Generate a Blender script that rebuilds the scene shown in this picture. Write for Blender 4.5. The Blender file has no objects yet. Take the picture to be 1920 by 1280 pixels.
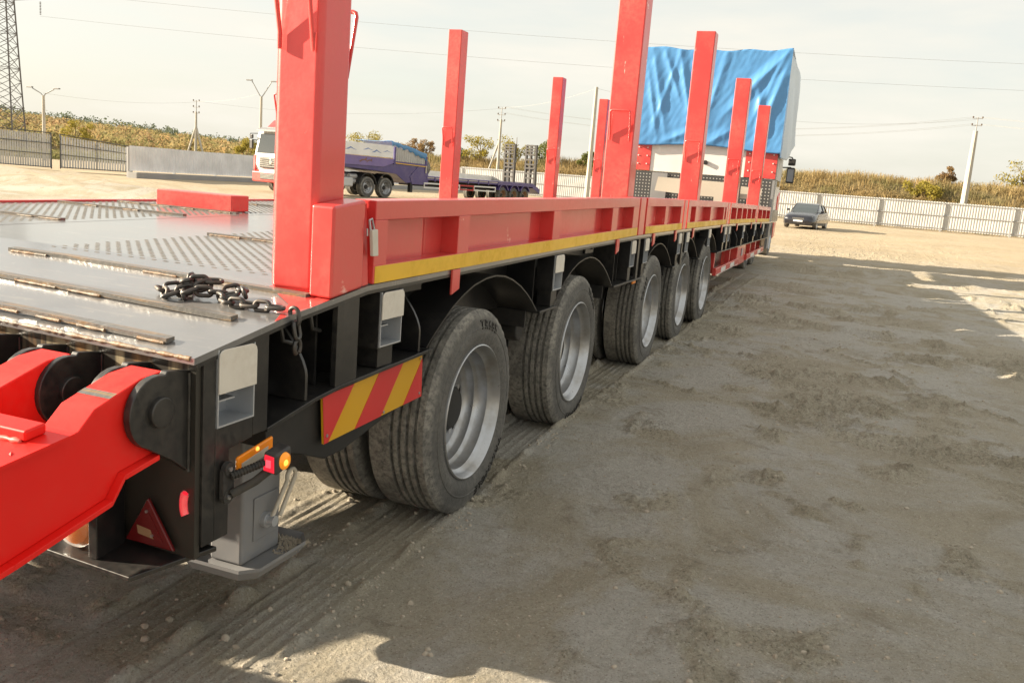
import bpy, bmesh, math, random
import numpy as np
from mathutils import Vector, Matrix, noise as mnoise

random.seed(7); rng = np.random.default_rng(7)
R = math.radians
scn = bpy.context.scene
COL = scn.collection

# ------------------------------------------------------------------ camera
YAW, PITCH, ROLL = R(20.222), R(10.456), R(4.492)
cy, sy, cp, sp = math.cos(YAW), math.sin(YAW), math.cos(PITCH), math.sin(PITCH)
fw = Vector((-sy*cp, cy*cp, -sp)); rt = Vector((cy, sy, 0)); up = rt.cross(fw)
r2 = rt*math.cos(ROLL) + up*math.sin(ROLL); u2 = up*math.cos(ROLL) - rt*math.sin(ROLL)
cam = bpy.data.cameras.new('camera'); camo = bpy.data.objects.new('camera', cam); COL.objects.link(camo)
M = Matrix((r2, u2, -fw)).transposed().to_4x4(); M.translation = Vector((0, 0, 1.5))
camo.matrix_world = M
cam.sensor_fit = 'HORIZONTAL'; cam.sensor_width = 36; cam.lens = 36*1642.033/1920
cam.clip_start = 0.05; cam.clip_end = 6000
scn.camera = camo

# ------------------------------------------------------------------ sun and sky
SUN_AZ, SUN_EL = R(13.5), R(20.0)       # light travels towards +X, a little +Y
SUN_STRENGTH, SKY_STRENGTH, VEIL, EXPOSURE = 5.0, 0.12, 0.318, 1.66
sd = Vector((math.cos(SUN_AZ)*math.cos(SUN_EL), math.sin(SUN_AZ)*math.cos(SUN_EL), -math.sin(SUN_EL)))
sun = bpy.data.lights.new('sun', 'SUN'); suno = bpy.data.objects.new('sun', sun); COL.objects.link(suno)
sun.energy = SUN_STRENGTH; sun.angle = R(0.53); sun.color = (1.0, 0.86, 0.66)
suno.rotation_euler = sd.to_track_quat('-Z', 'Y').to_euler(); suno.location = (-20, -5, 20)

wd = bpy.data.worlds.new('World'); scn.world = wd; wd.use_nodes = True
wn = wd.node_tree; wn.nodes.clear()
def N(nt, t, **kw):
    n = nt.nodes.new(t)
    for k, v in kw.items(): setattr(n, k, v)
    return n
wo = N(wn, 'ShaderNodeOutputWorld'); sky = N(wn, 'ShaderNodeTexSky', sky_type='NISHITA')
sky.sun_disc = False; sky.sun_elevation = SUN_EL
sky.sun_rotation = math.atan2(-sd.x, -sd.y); sky.dust_density = 3.0; sky.air_density = 1.0
b1 = N(wn, 'ShaderNodeBackground'); b1.inputs[1].default_value = SKY_STRENGTH
b2 = N(wn, 'ShaderNodeBackground'); b2.inputs[1].default_value = VEIL
tc = N(wn, 'ShaderNodeTexCoord'); mp = N(wn, 'ShaderNodeMapping'); mp.inputs['Scale'].default_value = (2.2, 2.2, 11.0)
nz = N(wn, 'ShaderNodeTexNoise'); nz.inputs['Scale'].default_value = 1.6; nz.inputs['Detail'].default_value = 7; nz.inputs['Roughness'].default_value = 0.55
cr = N(wn, 'ShaderNodeValToRGB'); cr.color_ramp.elements[0].position = 0.36; cr.color_ramp.elements[1].position = 0.66
cr.color_ramp.elements[0].color = (.86, .845, .745, 1); cr.color_ramp.elements[1].color = (1.0, .955, .845, 1)
cf = N(wn, 'ShaderNodeValToRGB'); cf.color_ramp.elements[0].position = 0.30; cf.color_ramp.elements[1].position = 0.62
cf.color_ramp.elements[0].color = (.80,)*3+(1,); cf.color_ramp.elements[1].color = (.96,)*3+(1,)
ms = N(wn, 'ShaderNodeMixShader')
L = wn.links.new
L(tc.outputs['Generated'], mp.inputs[0]); L(mp.outputs[0], nz.inputs['Vector']); L(nz.outputs['Fac'], cr.inputs[0]); L(nz.outputs['Fac'], cf.inputs[0])
L(sky.outputs[0], b1.inputs[0]); L(cr.outputs[0], b2.inputs[0]); L(cf.outputs[0], ms.inputs[0])
L(b1.outputs[0], ms.inputs[1]); L(b2.outputs[0], ms.inputs[2]); L(ms.outputs[0], wo.inputs[0])

vs = scn.view_settings
vs.view_transform = 'Standard'; vs.look = 'None'; vs.gamma = 1.0; vs.use_curve_mapping = False; vs.exposure = EXPOSURE
scn.render.engine = 'CYCLES'
scn.render.resolution_x, scn.render.resolution_y = 1024, 682

# ------------------------------------------------------------------ materials
def ramp(nt, pts):
    c = N(nt, 'ShaderNodeValToRGB'); e = c.color_ramp.elements
    while len(e) < len(pts): e.new(0.5)
    for k, (p, v) in zip(e, pts):
        k.position = p; k.color = (v if len(v) == 4 else tuple(v)+(1,)) if hasattr(v, '__len__') else (v, v, v, 1)
    return c
def mixc(nt, fac, a, b, blend='MIX'):
    m = N(nt, 'ShaderNodeMix', data_type='RGBA', blend_type=blend)
    for sock, v in ((m.inputs[0], fac), (m.inputs[6], a), (m.inputs[7], b)):
        if hasattr(v, 'is_output'): nt.links.new(v, sock)
        elif hasattr(v, '__len__'): sock.default_value = tuple(v)+(1,) if len(v) == 3 else v
        else: sock.default_value = v
    return m.outputs[2]
def noise(nt, vec, scale, detail=4, rough=0.55, dist=0.0):
    n = N(nt, 'ShaderNodeTexNoise'); n.inputs['Scale'].default_value = scale; n.inputs['Detail'].default_value = detail
    n.inputs['Roughness'].default_value = rough; n.inputs['Distortion'].default_value = dist
    if vec is not None: nt.links.new(vec, n.inputs['Vector'])
    return n.outputs['Fac']
def wpos(nt, scale=(1, 1, 1)):
    g = N(nt, 'ShaderNodeNewGeometry'); m = N(nt, 'ShaderNodeMapping'); m.inputs['Scale'].default_value = scale
    nt.links.new(g.outputs['Position'], m.inputs[0]); return m.outputs[0]
def opos(nt, scale=(1, 1, 1)):
    g = N(nt, 'ShaderNodeTexCoord'); m = N(nt, 'ShaderNodeMapping'); m.inputs['Scale'].default_value = scale
    nt.links.new(g.outputs['Object'], m.inputs[0]); return m.outputs[0]
def newmat(name):
    m = bpy.data.materials.new(name); m.use_nodes = True; nt = m.node_tree
    return m, nt, nt.nodes['Principled BSDF']
def setin(nt, sock, v):
    if hasattr(v, 'is_output'): nt.links.new(v, sock)
    elif hasattr(v, '__len__') and len(v) == 3: sock.default_value = tuple(v)+(1,)
    else: sock.default_value = v
def bump(nt, bsdf, h, strength=0.3, dist=0.01, prev=None):
    b = N(nt, 'ShaderNodeBump'); b.inputs['Strength'].default_value = strength; b.inputs['Distance'].default_value = dist
    nt.links.new(h, b.inputs['Height'])
    if prev is not None: nt.links.new(prev, b.inputs['Normal'])
    nt.links.new(b.outputs[0], bsdf.inputs['Normal']); return b.outputs[0]
MAT = {}
def paint(name, col, rough=0.3, dirt=(.30, .25, .18), amt=0.25, metal=0.0, coat=0.0, wear=None, dscale=2.2, spec=0.5, peel=0.06, rvar=0.15, scuff=None):
    m, nt, b = newmat(name); p = wpos(nt)
    n1 = noise(nt, p, dscale, 6, 0.62); n2 = noise(nt, p, 38, 4, 0.6)
    f = N(nt, 'ShaderNodeMath', operation='MULTIPLY'); nt.links.new(ramp_f(nt, n1, .42, .78), f.inputs[0]); nt.links.new(ramp_f(nt, n2, .30, .62), f.inputs[1])
    f2 = N(nt, 'ShaderNodeMath', operation='MULTIPLY'); nt.links.new(f.outputs[0], f2.inputs[0]); f2.inputs[1].default_value = amt
    va = ramp(nt, [(.3, tuple(c*.88 for c in col)), (.7, tuple(min(1, c*1.1) for c in col))]); nt.links.new(noise(nt, p, 1.1, 3), va.inputs[0])
    c = mixc(nt, f2.outputs[0], va.outputs[0], dirt)
    if wear is not None:
        wv = ramp_f(nt, noise(nt, p, 9, 8, 0.7), .66, .72); c = mixc(nt, wv, c, wear)
    if scuff is not None:      # rub marks in streaks, and small chips down to primer
        s1 = ramp_f(nt, noise(nt, wpos(nt, (40, 6, 7)), 1.0, 5, .6, .3), .665, .70); s2 = ramp_f(nt, noise(nt, p, 2.1, 3), .52, .60)
        sm_ = N(nt, 'ShaderNodeMath', operation='MULTIPLY'); nt.links.new(s1, sm_.inputs[0]); nt.links.new(s2, sm_.inputs[1])
        c = mixc(nt, sm_.outputs[0], c, scuff)
        ch = ramp_f(nt, noise(nt, p, 21, 4, .7), .735, .75); c = mixc(nt, ch, c, (.16, .10, .085))
    setin(nt, b.inputs['Base Color'], c)
    rr = N(nt, 'ShaderNodeMath', operation='MULTIPLY_ADD'); nt.links.new(n1, rr.inputs[0]); rr.inputs[1].default_value = rvar; rr.inputs[2].default_value = rough-rvar*.5
    ra = N(nt, 'ShaderNodeMath', operation='ADD'); nt.links.new(rr.outputs[0], ra.inputs[0]); nt.links.new(f2.outputs[0], ra.inputs[1])
    nt.links.new(ra.outputs[0], b.inputs['Roughness'])
    b.inputs['Metallic'].default_value = metal; b.inputs['Coat Weight'].default_value = coat; b.inputs['Coat Roughness'].default_value = 0.12
    b.inputs['Specular IOR Level'].default_value = spec
    if peel: bump(nt, b, noise(nt, p, 60, 3, 0.5), peel, 0.004)
    MAT[name] = m; return m
def ramp_f(nt, v, lo, hi):
    r = N(nt, 'ShaderNodeMapRange'); r.inputs['From Min'].default_value = lo; r.inputs['From Max'].default_value = hi
    nt.links.new(v, r.inputs['Value']); return r.outputs[0]
def emis(name, col, em, strength, rough=0.2):
    m, nt, b = newmat(name); setin(nt, b.inputs['Base Color'], col); b.inputs['Roughness'].default_value = rough
    setin(nt, b.inputs['Emission Color'], em); b.inputs['Emission Strength'].default_value = strength
    MAT[name] = m; return m

paint('red', (.66, .044, .040), .40, amt=.30, coat=.55, scuff=(.80, .42, .36), dirt=(.46, .27, .18), peel=.09)
paint('red_ramp', (.82, .012, .008), .48, amt=.12, coat=.05, spec=.3, dirt=(.38, .22, .15))
paint('black', (.012, .012, .013), .30, amt=.30, coat=.15, dirt=(.16, .14, .11))
paint('black_matt', (.010, .010, .010), .55, amt=.40, dirt=(.12, .10, .08))
paint('yellow_tape', (.80, .47, .015), .34, amt=.45, dirt=(.30, .16, .03), dscale=5)
paint('yellow_print', (.62, .33, .01), .35, amt=.10)
paint('red_print', (.58, .03, .03), .35, amt=.10)
paint('red_tape', (.50, .03, .03), .35, amt=.2)
paint('white_tape', (.72, .72, .70), .35, amt=.2)
paint('white', (.74, .73, .70), .35, amt=.30, coat=.2, dirt=(.36, .30, .22))
paint('white_dirty', (.62, .60, .56), .5, amt=.5, dirt=(.34, .30, .25), dscale=4)
paint('cover', (.66, .62, .55), .42, amt=.45, dirt=(.40, .33, .25), dscale=7)
paint('galv', (.52, .54, .57), .42, amt=.3, metal=.65, dirt=(.30, .28, .24), dscale=6)
paint('grey_leg', (.19, .192, .2), .45, amt=.5, dirt=(.30, .27, .22), dscale=4)
paint('grey_paint', (.23, .23, .235), .42, amt=.3)
paint('beige', (.50, .45, .37), .5, amt=.3)
paint('purple', (.06, .04, .19), .33, amt=.3, coat=.3)
paint('purple_light', (.17, .12, .34), .33, amt=.3, coat=.3)
paint('alu', (.60, .60, .60), .45, amt=.3, metal=.3)
paint('plastic', (.018, .018, .019), .42, amt=.35, dirt=(.18, .16, .13))
paint('rubber_hose', (.014, .014, .014), .6, amt=.5, dirt=(.16, .14, .11))
paint('chain_steel', (.075, .072, .07), .40, amt=.6, metal=.7, dirt=(.16, .10, .06), dscale=9)
paint('bolt', (.55, .55, .56), .3, amt=.2, metal=.9)
paint('concrete', (.46, .43, .37), .85, amt=.5, dirt=(.30, .27, .22))
paint('kerb_grey', (.33, .33, .33), .8, amt=.5)
paint('timber_pole', (.30, .25, .19), .8, amt=.4, dirt=(.15, .12, .09))
paint('lattice', (.14, .13, .13), .6, amt=.3)
paint('dark_frame', (.045, .05, .055), .5, amt=.3)
paint('sheet', (.44, .44, .43), .45, amt=.25, dirt=(.42, .36, .28), dscale=1.2)
paint('sheet_grey', (.72, .725, .73), .42, amt=.25, dirt=(.36, .32, .27), dscale=1.2)
paint('fence_post', (.34, .34, .34), .5, amt=.3)
paint('wire', (.34, .33, .30), .6, amt=0)
paint('insulator', (.10, .06, .04), .3, amt=0)
paint('car_paint', (.008, .009, .018), .22, amt=.12, coat=.8, dirt=(.25, .21, .16), dscale=3)
paint('car_dust', (.10, .09, .08), .6, amt=.5)
paint('chrome', (.75, .75, .75), .15, amt=.1, metal=1)
paint('plate_white', (.75, .75, .75), .4, amt=.1)
paint('logo_brown', (.20, .09, .05), .5, amt=0)
paint('print_blue', (.16, .25, .50), .4, amt=0)
paint('print_white', (.80, .80, .80), .4, amt=.1)
paint('roof_white', (.6, .6, .6), .6, amt=.2)
paint('house_wall', (.55, .52, .5), .8, amt=.2)
paint('wood', (.34, .22, .12), .7, amt=.3)
emis('lens_red', (.55, .01, .02), (1, .02, .05), 0.05)
emis('lens_red_lit', (.62, .012, .03), (1, .03, .06), 0.22)
emis('lens_red_glow', (.8, .05, .06), (1, .10, .14), 0.40)
emis('lens_amber_soft', (.80, .27, .01), (1, .32, .02), 0.12)
emis('lens_amber', (.75, .22, .01), (1, .28, .02), 0.03)
emis('lens_amber_lit', (.9, .35, .02), (1, .50, .08), 0.5)
emis('reflector_red', (.13, .007, .008), (1, 0, 0), 0.0, .25)

def glass(name, tint, rough=.05, alpha=None):
    m, nt, b = newmat(name); setin(nt, b.inputs['Base Color'], tint); b.inputs['Roughness'].default_value = rough
    b.inputs['Specular IOR Level'].default_value = .8; b.inputs['Coat Weight'].default_value = .6; MAT[name] = m
glass('glass', (.035, .045, .05)); glass('headlight', (.62, .63, .62), .12); glass('mirror_glass', (.3, .34, .38), .04)
m, nt, b = newmat('clear_film'); b.inputs['Base Color'].default_value = (.85, .8, .72, 1); b.inputs['Transmission Weight'].default_value = .85; b.inputs['Roughness'].default_value = .18; MAT['clear_film'] = m

def rubber():
    m, nt, b = newmat('tyre'); p = wpos(nt); o = opos(nt)
    n1 = noise(nt, p, 5, 7, .65); n2 = noise(nt, p, 45, 5, .7)
    d = N(nt, 'ShaderNodeMath', operation='MULTIPLY'); nt.links.new(ramp_f(nt, n1, .22, .58), d.inputs[0]); nt.links.new(ramp_f(nt, n2, .30, .58), d.inputs[1])
    # dried mud sits on the crown and shoulder more than on the sidewall
    sx = N(nt, 'ShaderNodeSeparateXYZ'); nt.links.new(o, sx.inputs[0])
    q = N(nt, 'ShaderNodeVectorMath', operation='LENGTH'); cx = N(nt, 'ShaderNodeCombineXYZ'); nt.links.new(sx.outputs[1], cx.inputs[1]); nt.links.new(sx.outputs[2], cx.inputs[2]); nt.links.new(cx.outputs[0], q.inputs[0])
    crown = ramp_f(nt, q.outputs['Value'], .440, .468)
    c2 = N(nt, 'ShaderNodeMath', operation='MULTIPLY_ADD'); nt.links.new(crown, c2.inputs[0]); c2.inputs[1].default_value = .62; c2.inputs[2].default_value = .26
    f = N(nt, 'ShaderNodeMath', operation='MULTIPLY'); nt.links.new(d.outputs[0], f.inputs[0]); nt.links.new(c2.outputs[0], f.inputs[1])
    base = mixc(nt, noise(nt, p, 3, 3), (.055, .054, .053), (.080, .077, .072))
    c = mixc(nt, f.outputs[0], base, (.31, .292, .255))
    setin(nt, b.inputs['Base Color'], c); b.inputs['Roughness'].default_value = .78
    bump(nt, b, n2, .5, .008); MAT['tyre'] = m
rubber()
def rimmat():
    m, nt, b = newmat('rim'); p = opos(nt)
    n = noise(nt, p, 7, 5, .6); c = mixc(nt, ramp_f(nt, n, .45, .75), (.44, .45, .47), (.30, .28, .25))
    setin(nt, b.inputs['Base Color'], c); b.inputs['Metallic'].default_value = .85
    rr = ramp(nt, [(.3, .24), (.8, .46)]); nt.links.new(n, rr.inputs[0]); nt.links.new(rr.outputs[0], b.inputs['Roughness'])
    bump(nt, b, noise(nt, p, 90, 2), .05, .002); MAT['rim'] = m
rimmat()
paint('rim_rust', (.30, .17, .09), .7, amt=.5)
def deckmat():
    m, nt, b = newmat('deck_steel'); p = wpos(nt); ps = wpos(nt, (.8, 5, 1))
    n1 = noise(nt, p, 1.6, 7, .62, .4); n2 = noise(nt, ps, 6, 8, .7); n3 = noise(nt, p, 26, 6, .7)
    c = mixc(nt, ramp_f(nt, n1, .35, .7), (.10, .10, .105), (.17, .165, .16))
    c = mixc(nt, ramp_f(nt, n2, .56, .76), c, (.26, .24, .21))
    sc = ramp_f(nt, n3, .63, .74); c = mixc(nt, sc, c, (.30, .27, .23))
    setin(nt, b.inputs['Base Color'], c)
    rr = N(nt, 'ShaderNodeMath', operation='MULTIPLY_ADD'); nt.links.new(n1, rr.inputs[0]); rr.inputs[1].default_value = .28; rr.inputs[2].default_value = .19
    nt.links.new(rr.outputs[0], b.inputs['Roughness']); b.inputs['Specular IOR Level'].default_value = .9; b.inputs['Coat Weight'].default_value = .9; b.inputs['Coat Roughness'].default_value = .15
    bump(nt, b, n2, .10, .004); MAT['deck_steel'] = m
    m, nt, b = newmat('tread_steel'); p = wpos(nt)
    c = mixc(nt, ramp_f(nt, noise(nt, p, 9, 6, .6), .4, .7), (.10, .098, .092), (.17, .16, .145)); setin(nt, b.inputs['Base Color'], c)
    b.inputs['Roughness'].default_value = .75; b.inputs['Specular IOR Level'].default_value = .15; MAT['tread_steel'] = m
    # rust, weld metal
    m, nt, b = newmat('weld'); p = wpos(nt)
    c = mixc(nt, ramp_f(nt, noise(nt, p, 14, 5, .6), .4, .6), (.21, .185, .15), (.22, .12, .05)); setin(nt, b.inputs['Base Color'], c)
    b.inputs['Roughness'].default_value = .6; bump(nt, b, noise(nt, p, 120, 3), .5, .004); MAT['weld'] = m
    m, nt, b = newmat('grip_bar'); p = wpos(nt)
    n = noise(nt, wpos(nt, (2, 30, 30)), 3, 5, .6)
    c = mixc(nt, ramp_f(nt, n, .5, .62), (.12, .115, .108), (.22, .145, .08)); c = mixc(nt, ramp_f(nt, noise(nt, p, 30, 5), .60, .72), c, (.24, .22, .19))
    setin(nt, b.inputs['Base Color'], c); b.inputs['Roughness'].default_value = .3; bump(nt, b, noise(nt, p, 60, 4), .4, .005); MAT['grip_bar'] = m
    # rear plate: black paint with overspray and rust runs
    m, nt, b = newmat('rear_plate'); p = wpos(nt)
    drip = noise(nt, wpos(nt, (22, 1, 1.6)), 1.0, 3, .5); top = N(nt, 'ShaderNodeSeparateXYZ'); nt.links.new(p, top.inputs[0])
    near = ramp_f(nt, top.outputs[2], .80, .98)
    a = N(nt, 'ShaderNodeMath', operation='MULTIPLY'); nt.links.new(ramp_f(nt, drip, .50, .64), a.inputs[0]); nt.links.new(near, a.inputs[1])
    c = mixc(nt, a.outputs[0], (.030, .027, .022), (.36, .30, .19))
    rust = noise(nt, wpos(nt, (4, 1, 1.1)), 1.6, 4, .6); a2 = N(nt, 'ShaderNodeMath', operation='MULTIPLY'); nt.links.new(ramp_f(nt, rust, .55, .66), a2.inputs[0]); nt.links.new(near, a2.inputs[1])
    c = mixc(nt, a2.outputs[0], c, (.30, .16, .06)); setin(nt, b.inputs['Base Color'], c); b.inputs['Roughness'].default_value = .38; MAT['rear_plate'] = m
deckmat()
def tarpmat():
    m, nt, b = newmat('tarp_blue'); p = wpos(nt)
    c = mixc(nt, noise(nt, p, 1.5, 3), (.07, .23, .50), (.09, .29, .57)); setin(nt, b.inputs['Base Color'], c)
    b.inputs['Roughness'].default_value = .34; b.inputs['Coat Weight'].default_value = .25
    bump(nt, b, noise(nt, wpos(nt, (1, 1, .6)), 7, 5, .6, 1.2), .08, .02); MAT['tarp_blue'] = m
    m, nt, b = newmat('checker'); p = opos(nt)
    v = N(nt, 'ShaderNodeTexVoronoi'); v.inputs['Scale'].default_value = 14; v.inputs['Randomness'].default_value = 0; nt.links.new(p, v.inputs['Vector'])
    d = ramp(nt, [(.16, 1.0), (.22, 0.0)]); nt.links.new(v.outputs['Distance'], d.inputs[0])
    c = mixc(nt, d.outputs[0], (.055, .055, .055), (.42, .40, .37)); setin(nt, b.inputs['Base Color'], c); b.inputs['Roughness'].default_value = .45
    bump(nt, b, d.outputs[0], .4, .006); MAT['checker'] = m
tarpmat()
def groundmat():
    m, nt, b = newmat('dirt'); p = wpos(nt)
    big = noise(nt, p, .16, 5, .6, .6); mid = noise(nt, p, 1.3, 7, .65, .5); fine = noise(nt, p, 24, 6, .7); grit = noise(nt, p, 130, 3, .6)
    c = mixc(nt, ramp_f(nt, mid, .38, .64), (.345, .306, .230), (.430, .388, .306))
    gr = mixc(nt, ramp_f(nt, fine, .3, .7), (.385, .362, .315), (.500, .476, .428))
    at_ = N(nt, 'ShaderNodeAttribute', attribute_name='soil')
    gmn = noise(nt, wpos(nt, (.6, .5, 1)), 1.4, 7, .66, .8)
    sm_ = N(nt, 'ShaderNodeMath', operation='SUBTRACT'); nt.links.new(gmn, sm_.inputs[0])
    ml_ = N(nt, 'ShaderNodeMath', operation='MULTIPLY'); nt.links.new(at_.outputs['Fac'], ml_.inputs[0]); ml_.inputs[1].default_value = .16; nt.links.new(ml_.outputs[0], sm_.inputs[1])
    c = mixc(nt, ramp_f(nt, sm_.outputs[0], .42, .55), c, gr)
    dk = noise(nt, wpos(nt, (1, 1, 1)), 3.4, 7, .7, .6); c = mixc(nt, ramp_f(nt, dk, .57, .74), c, (.250, .216, .162))
    c = mixc(nt, ramp_f(nt, grit, .62, .72), c, (.66, .62, .55))
    c = mixc(nt, ramp_f(nt, grit, .40, .28), c, (.17, .14, .10))
    sp_ = noise(nt, p, 52, 5, .72); sr_ = ramp(nt, [(.32, .55), (.47, .98), (.70, 1.18)]); nt.links.new(sp_, sr_.inputs[0]); c = mixc(nt, ramp_f(nt, at_.outputs['Fac'], -.25, .6), c, sr_.outputs[0], 'MULTIPLY')
    far = mixc(nt, ramp_f(nt, big, .35, .65), (.35, .275, .175), (.43, .345, .23))
    g = N(nt, 'ShaderNodeSeparateXYZ'); nt.links.new(p, g.inputs[0]); c = mixc(nt, ramp_f(nt, g.outputs[1], 16, 34), c, mixc(nt, .22, far, c))
    setin(nt, b.inputs['Base Color'], c); b.inputs['Roughness'].default_value = .93; b.inputs['Specular IOR Level'].default_value = .2
    n1 = bump(nt, b, mid, .4, .05); n2 = bump(nt, b, fine, 1.0, .026, n1); bump(nt, b, sp_, 1.0, .016, n2); MAT['dirt'] = m
    m, nt, b = newmat('clod'); p = wpos(nt); c = mixc(nt, noise(nt, p, 8, 4), (.30, .25, .18), (.48, .43, .36)); setin(nt, b.inputs['Base Color'], c); b.inputs['Roughness'].default_value = .95
    bump(nt, b, noise(nt, p, 60, 4), .6, .006); MAT['clod'] = m
groundmat()
def foliage(name, cols, scale=.35, rough=.8):
    m, nt, b = newmat(name); p = wpos(nt)
    r = ramp(nt, [(.25+.5*i/(len(cols)-1), c) for i, c in enumerate(cols)]); nt.links.new(noise(nt, p, scale, 5, .62), r.inputs[0])
    j = noise(nt, p, 5.0, 2); c = mixc(nt, ramp_f(nt, j, .3, .7), mixc(nt, 1.0, r.outputs[0], (.72, .72, .72), 'MULTIPLY'), r.outputs[0])
    setin(nt, b.inputs['Base Color'], c); b.inputs['Roughness'].default_value = rough; b.inputs['Specular IOR Level'].default_value = .15
    tl = N(nt, 'ShaderNodeBsdfTranslucent'); mx = N(nt, 'ShaderNodeMixShader'); mx.inputs[0].default_value = .42; setin(nt, tl.inputs[0], c)
    nt.links.new(b.outputs[0], mx.inputs[1]); nt.links.new(tl.outputs[0], mx.inputs[2]); nt.links.new(mx.outputs[0], nt.nodes['Material Output'].inputs[0])
    MAT[name] = m
foliage('dry_weeds', [(.22, .19, .09), (.38, .28, .13), (.44, .33, .16), (.24, .22, .10), (.40, .29, .11)], .22)
foliage('green_weeds', [(.17, .175, .05), (.30, .27, .08), (.24, .20, .08), (.20, .20, .05)], .3)
foliage('brush', [(.17, .17, .07), (.30, .25, .12), (.20, .20, .08), (.34, .27, .14), (.22, .20, .09)], .12)
foliage('leaf_yellow', [(.27, .24, .05), (.38, .31, .06), (.30, .27, .06)], .8)
foliage('leaf_green', [(.13, .15, .045), (.20, .21, .06), (.17, .17, .05)], .8)
foliage('leaf_brown', [(.25, .16, .08), (.32, .21, .10), (.24, .18, .08)], .8)
foliage('leaf_far', [(.44, .24, .11), (.22, .22, .10), (.50, .33, .16), (.27, .26, .11), (.42, .28, .15), (.20, .21, .10), (.45, .36, .22)], .018)
foliage('pine_far', [(.12, .15, .10), (.16, .18, .12)], .02)
foliage('soil_slope', [(.22, .175, .10), (.30, .235, .13), (.25, .22, .10)], .3)
paint('bark', (.16, .12, .085), .85, amt=.3)

# ------------------------------------------------------------------ geometry helpers
class MB:
    def __init__(s): s.v = []; s.f = []; s.mi = []; s.cur = 0
    def add(s, vs, fs):
        o = len(s.v); s.v += [tuple(p) for p in vs]
        for f in fs: s.f.append(tuple(i+o for i in f)); s.mi.append(s.cur)
        return s
    def box(s, x0, x1, y0, y1, z0, z1):
        v = [(x0, y0, z0), (x1, y0, z0), (x1, y1, z0), (x0, y1, z0), (x0, y0, z1), (x1, y0, z1), (x1, y1, z1), (x0, y1, z1)]
        return s.add(v, [(0, 3, 2, 1), (4, 5, 6, 7), (0, 1, 5, 4), (1, 2, 6, 5), (2, 3, 7, 6), (3, 0, 4, 7)])
    def hexa(s, v): return s.add(v, [(0, 3, 2, 1), (4, 5, 6, 7), (0, 1, 5, 4), (1, 2, 6, 5), (2, 3, 7, 6), (3, 0, 4, 7)])
    def prism(s, poly, axis, a, b):
        n = len(poly)
        def pt(p, t):
            return (t, p[0], p[1]) if axis == 'x' else ((p[0], t, p[1]) if axis == 'y' else (p[0], p[1], t))
        v = [pt(p, a) for p in poly]+[pt(p, b) for p in poly]
        ar = sum(poly[i][0]*poly[(i+1) % n][1]-poly[(i+1) % n][0]*poly[i][1] for i in range(n))
        flip = (ar > 0) != (axis == 'y'); flip = flip != (b < a)
        fs = [tuple(range(n-1, -1, -1)), tuple(range(n, 2*n))]+[(i, (i+1) % n, n+(i+1) % n, n+i) for i in range(n)]
        if not flip: fs = [tuple(reversed(f)) for f in fs]
        return s.add(v, fs)
    def tube(s, pts, r, seg=8, closed=False, caps=True, flat=None):
        pts = [Vector(p) for p in pts]; n = len(pts); rings = []
        rr = r if hasattr(r, '__len__') else [r]*n
        t0 = (pts[1]-pts[0]).normalized(); u = t0.orthogonal().normalized(); prev = t0
        for i in range(n):
            if closed: t = (pts[(i+1) % n]-pts[i-1]).normalized()
            elif i == 0: t = t0
            elif i == n-1: t = (pts[-1]-pts[-2]).normalized()
            else: t = ((pts[i]-pts[i-1]).normalized()+(pts[i+1]-pts[i]).normalized()).normalized()
            q = prev.rotation_difference(t); u = (q @ u); u = (u-t*u.dot(t)).normalized(); prev = t; w = t.cross(u)
            rings.append([pts[i]+(u*math.cos(2*math.pi*k/seg)+w*math.sin(2*math.pi*k/seg))*rr[i] for k in range(seg)])
        v = [p for ring in rings for p in ring]; fs = []
        for i in range(n if closed else n-1):
            j = (i+1) % n
            for k in range(seg):
                k2 = (k+1) % seg; fs.append((i*seg+k, i*seg+k2, j*seg+k2, j*seg+k))
        if caps and not closed: fs += [tuple(range(seg-1, -1, -1)), tuple((n-1)*seg+k for k in range(seg))]
        return s.add(v, fs)
    def lathe(s, prof, axis='x', c=(0, 0, 0), seg=32, a0=0, a1=2*math.pi, closedprof=False):
        full = abs(a1-a0-2*math.pi) < 1e-6; m = seg if full else seg+1; v = []
        for k in range(m):
            a = a0+(a1-a0)*k/seg; ca, sa = math.cos(a), math.sin(a)
            for (x, r) in prof:
                p = (x, r*ca, r*sa) if axis == 'x' else ((r*ca, x, r*sa) if axis == 'y' else (r*ca, r*sa, x))
                v.append((p[0]+c[0], p[1]+c[1], p[2]+c[2]))
        n = len(prof); fs = []
        for k in range(seg):
            k2 = (k+1) % m
            for i in range(n if closedprof else n-1):
                j = (i+1) % n; f = (k*n+i, k2*n+i, k2*n+j, k*n+j); fs.append(f)
        return s.add(v, fs)
    def cyl(s, p0, p1, r, seg=16): return s.tube([p0, p1], r, seg)
    def mesh(s, name, mats):
        m = bpy.data.meshes.new(name); m.from_pydata(s.v, [], s.f); m.update()
        ms_ = mats if isinstance(mats, (list, tuple)) else [mats]
        for k in ms_: m.materials.append(MAT[k])
        if len(ms_) > 1: m.polygons.foreach_set('material_index', s.mi)
        return m
    def build(s, name, mats, parent=None, smooth=None, bevel=0, bseg=2, fixn=False, off=None):
        m = s.mesh(name, mats)
        if fixn or bevel:
            bm = bmesh.new(); bm.from_mesh(m); bmesh.ops.recalc_face_normals(bm, faces=bm.faces); bm.to_mesh(m); bm.free()
        return link(name, m, parent, smooth, bevel, bseg)
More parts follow.
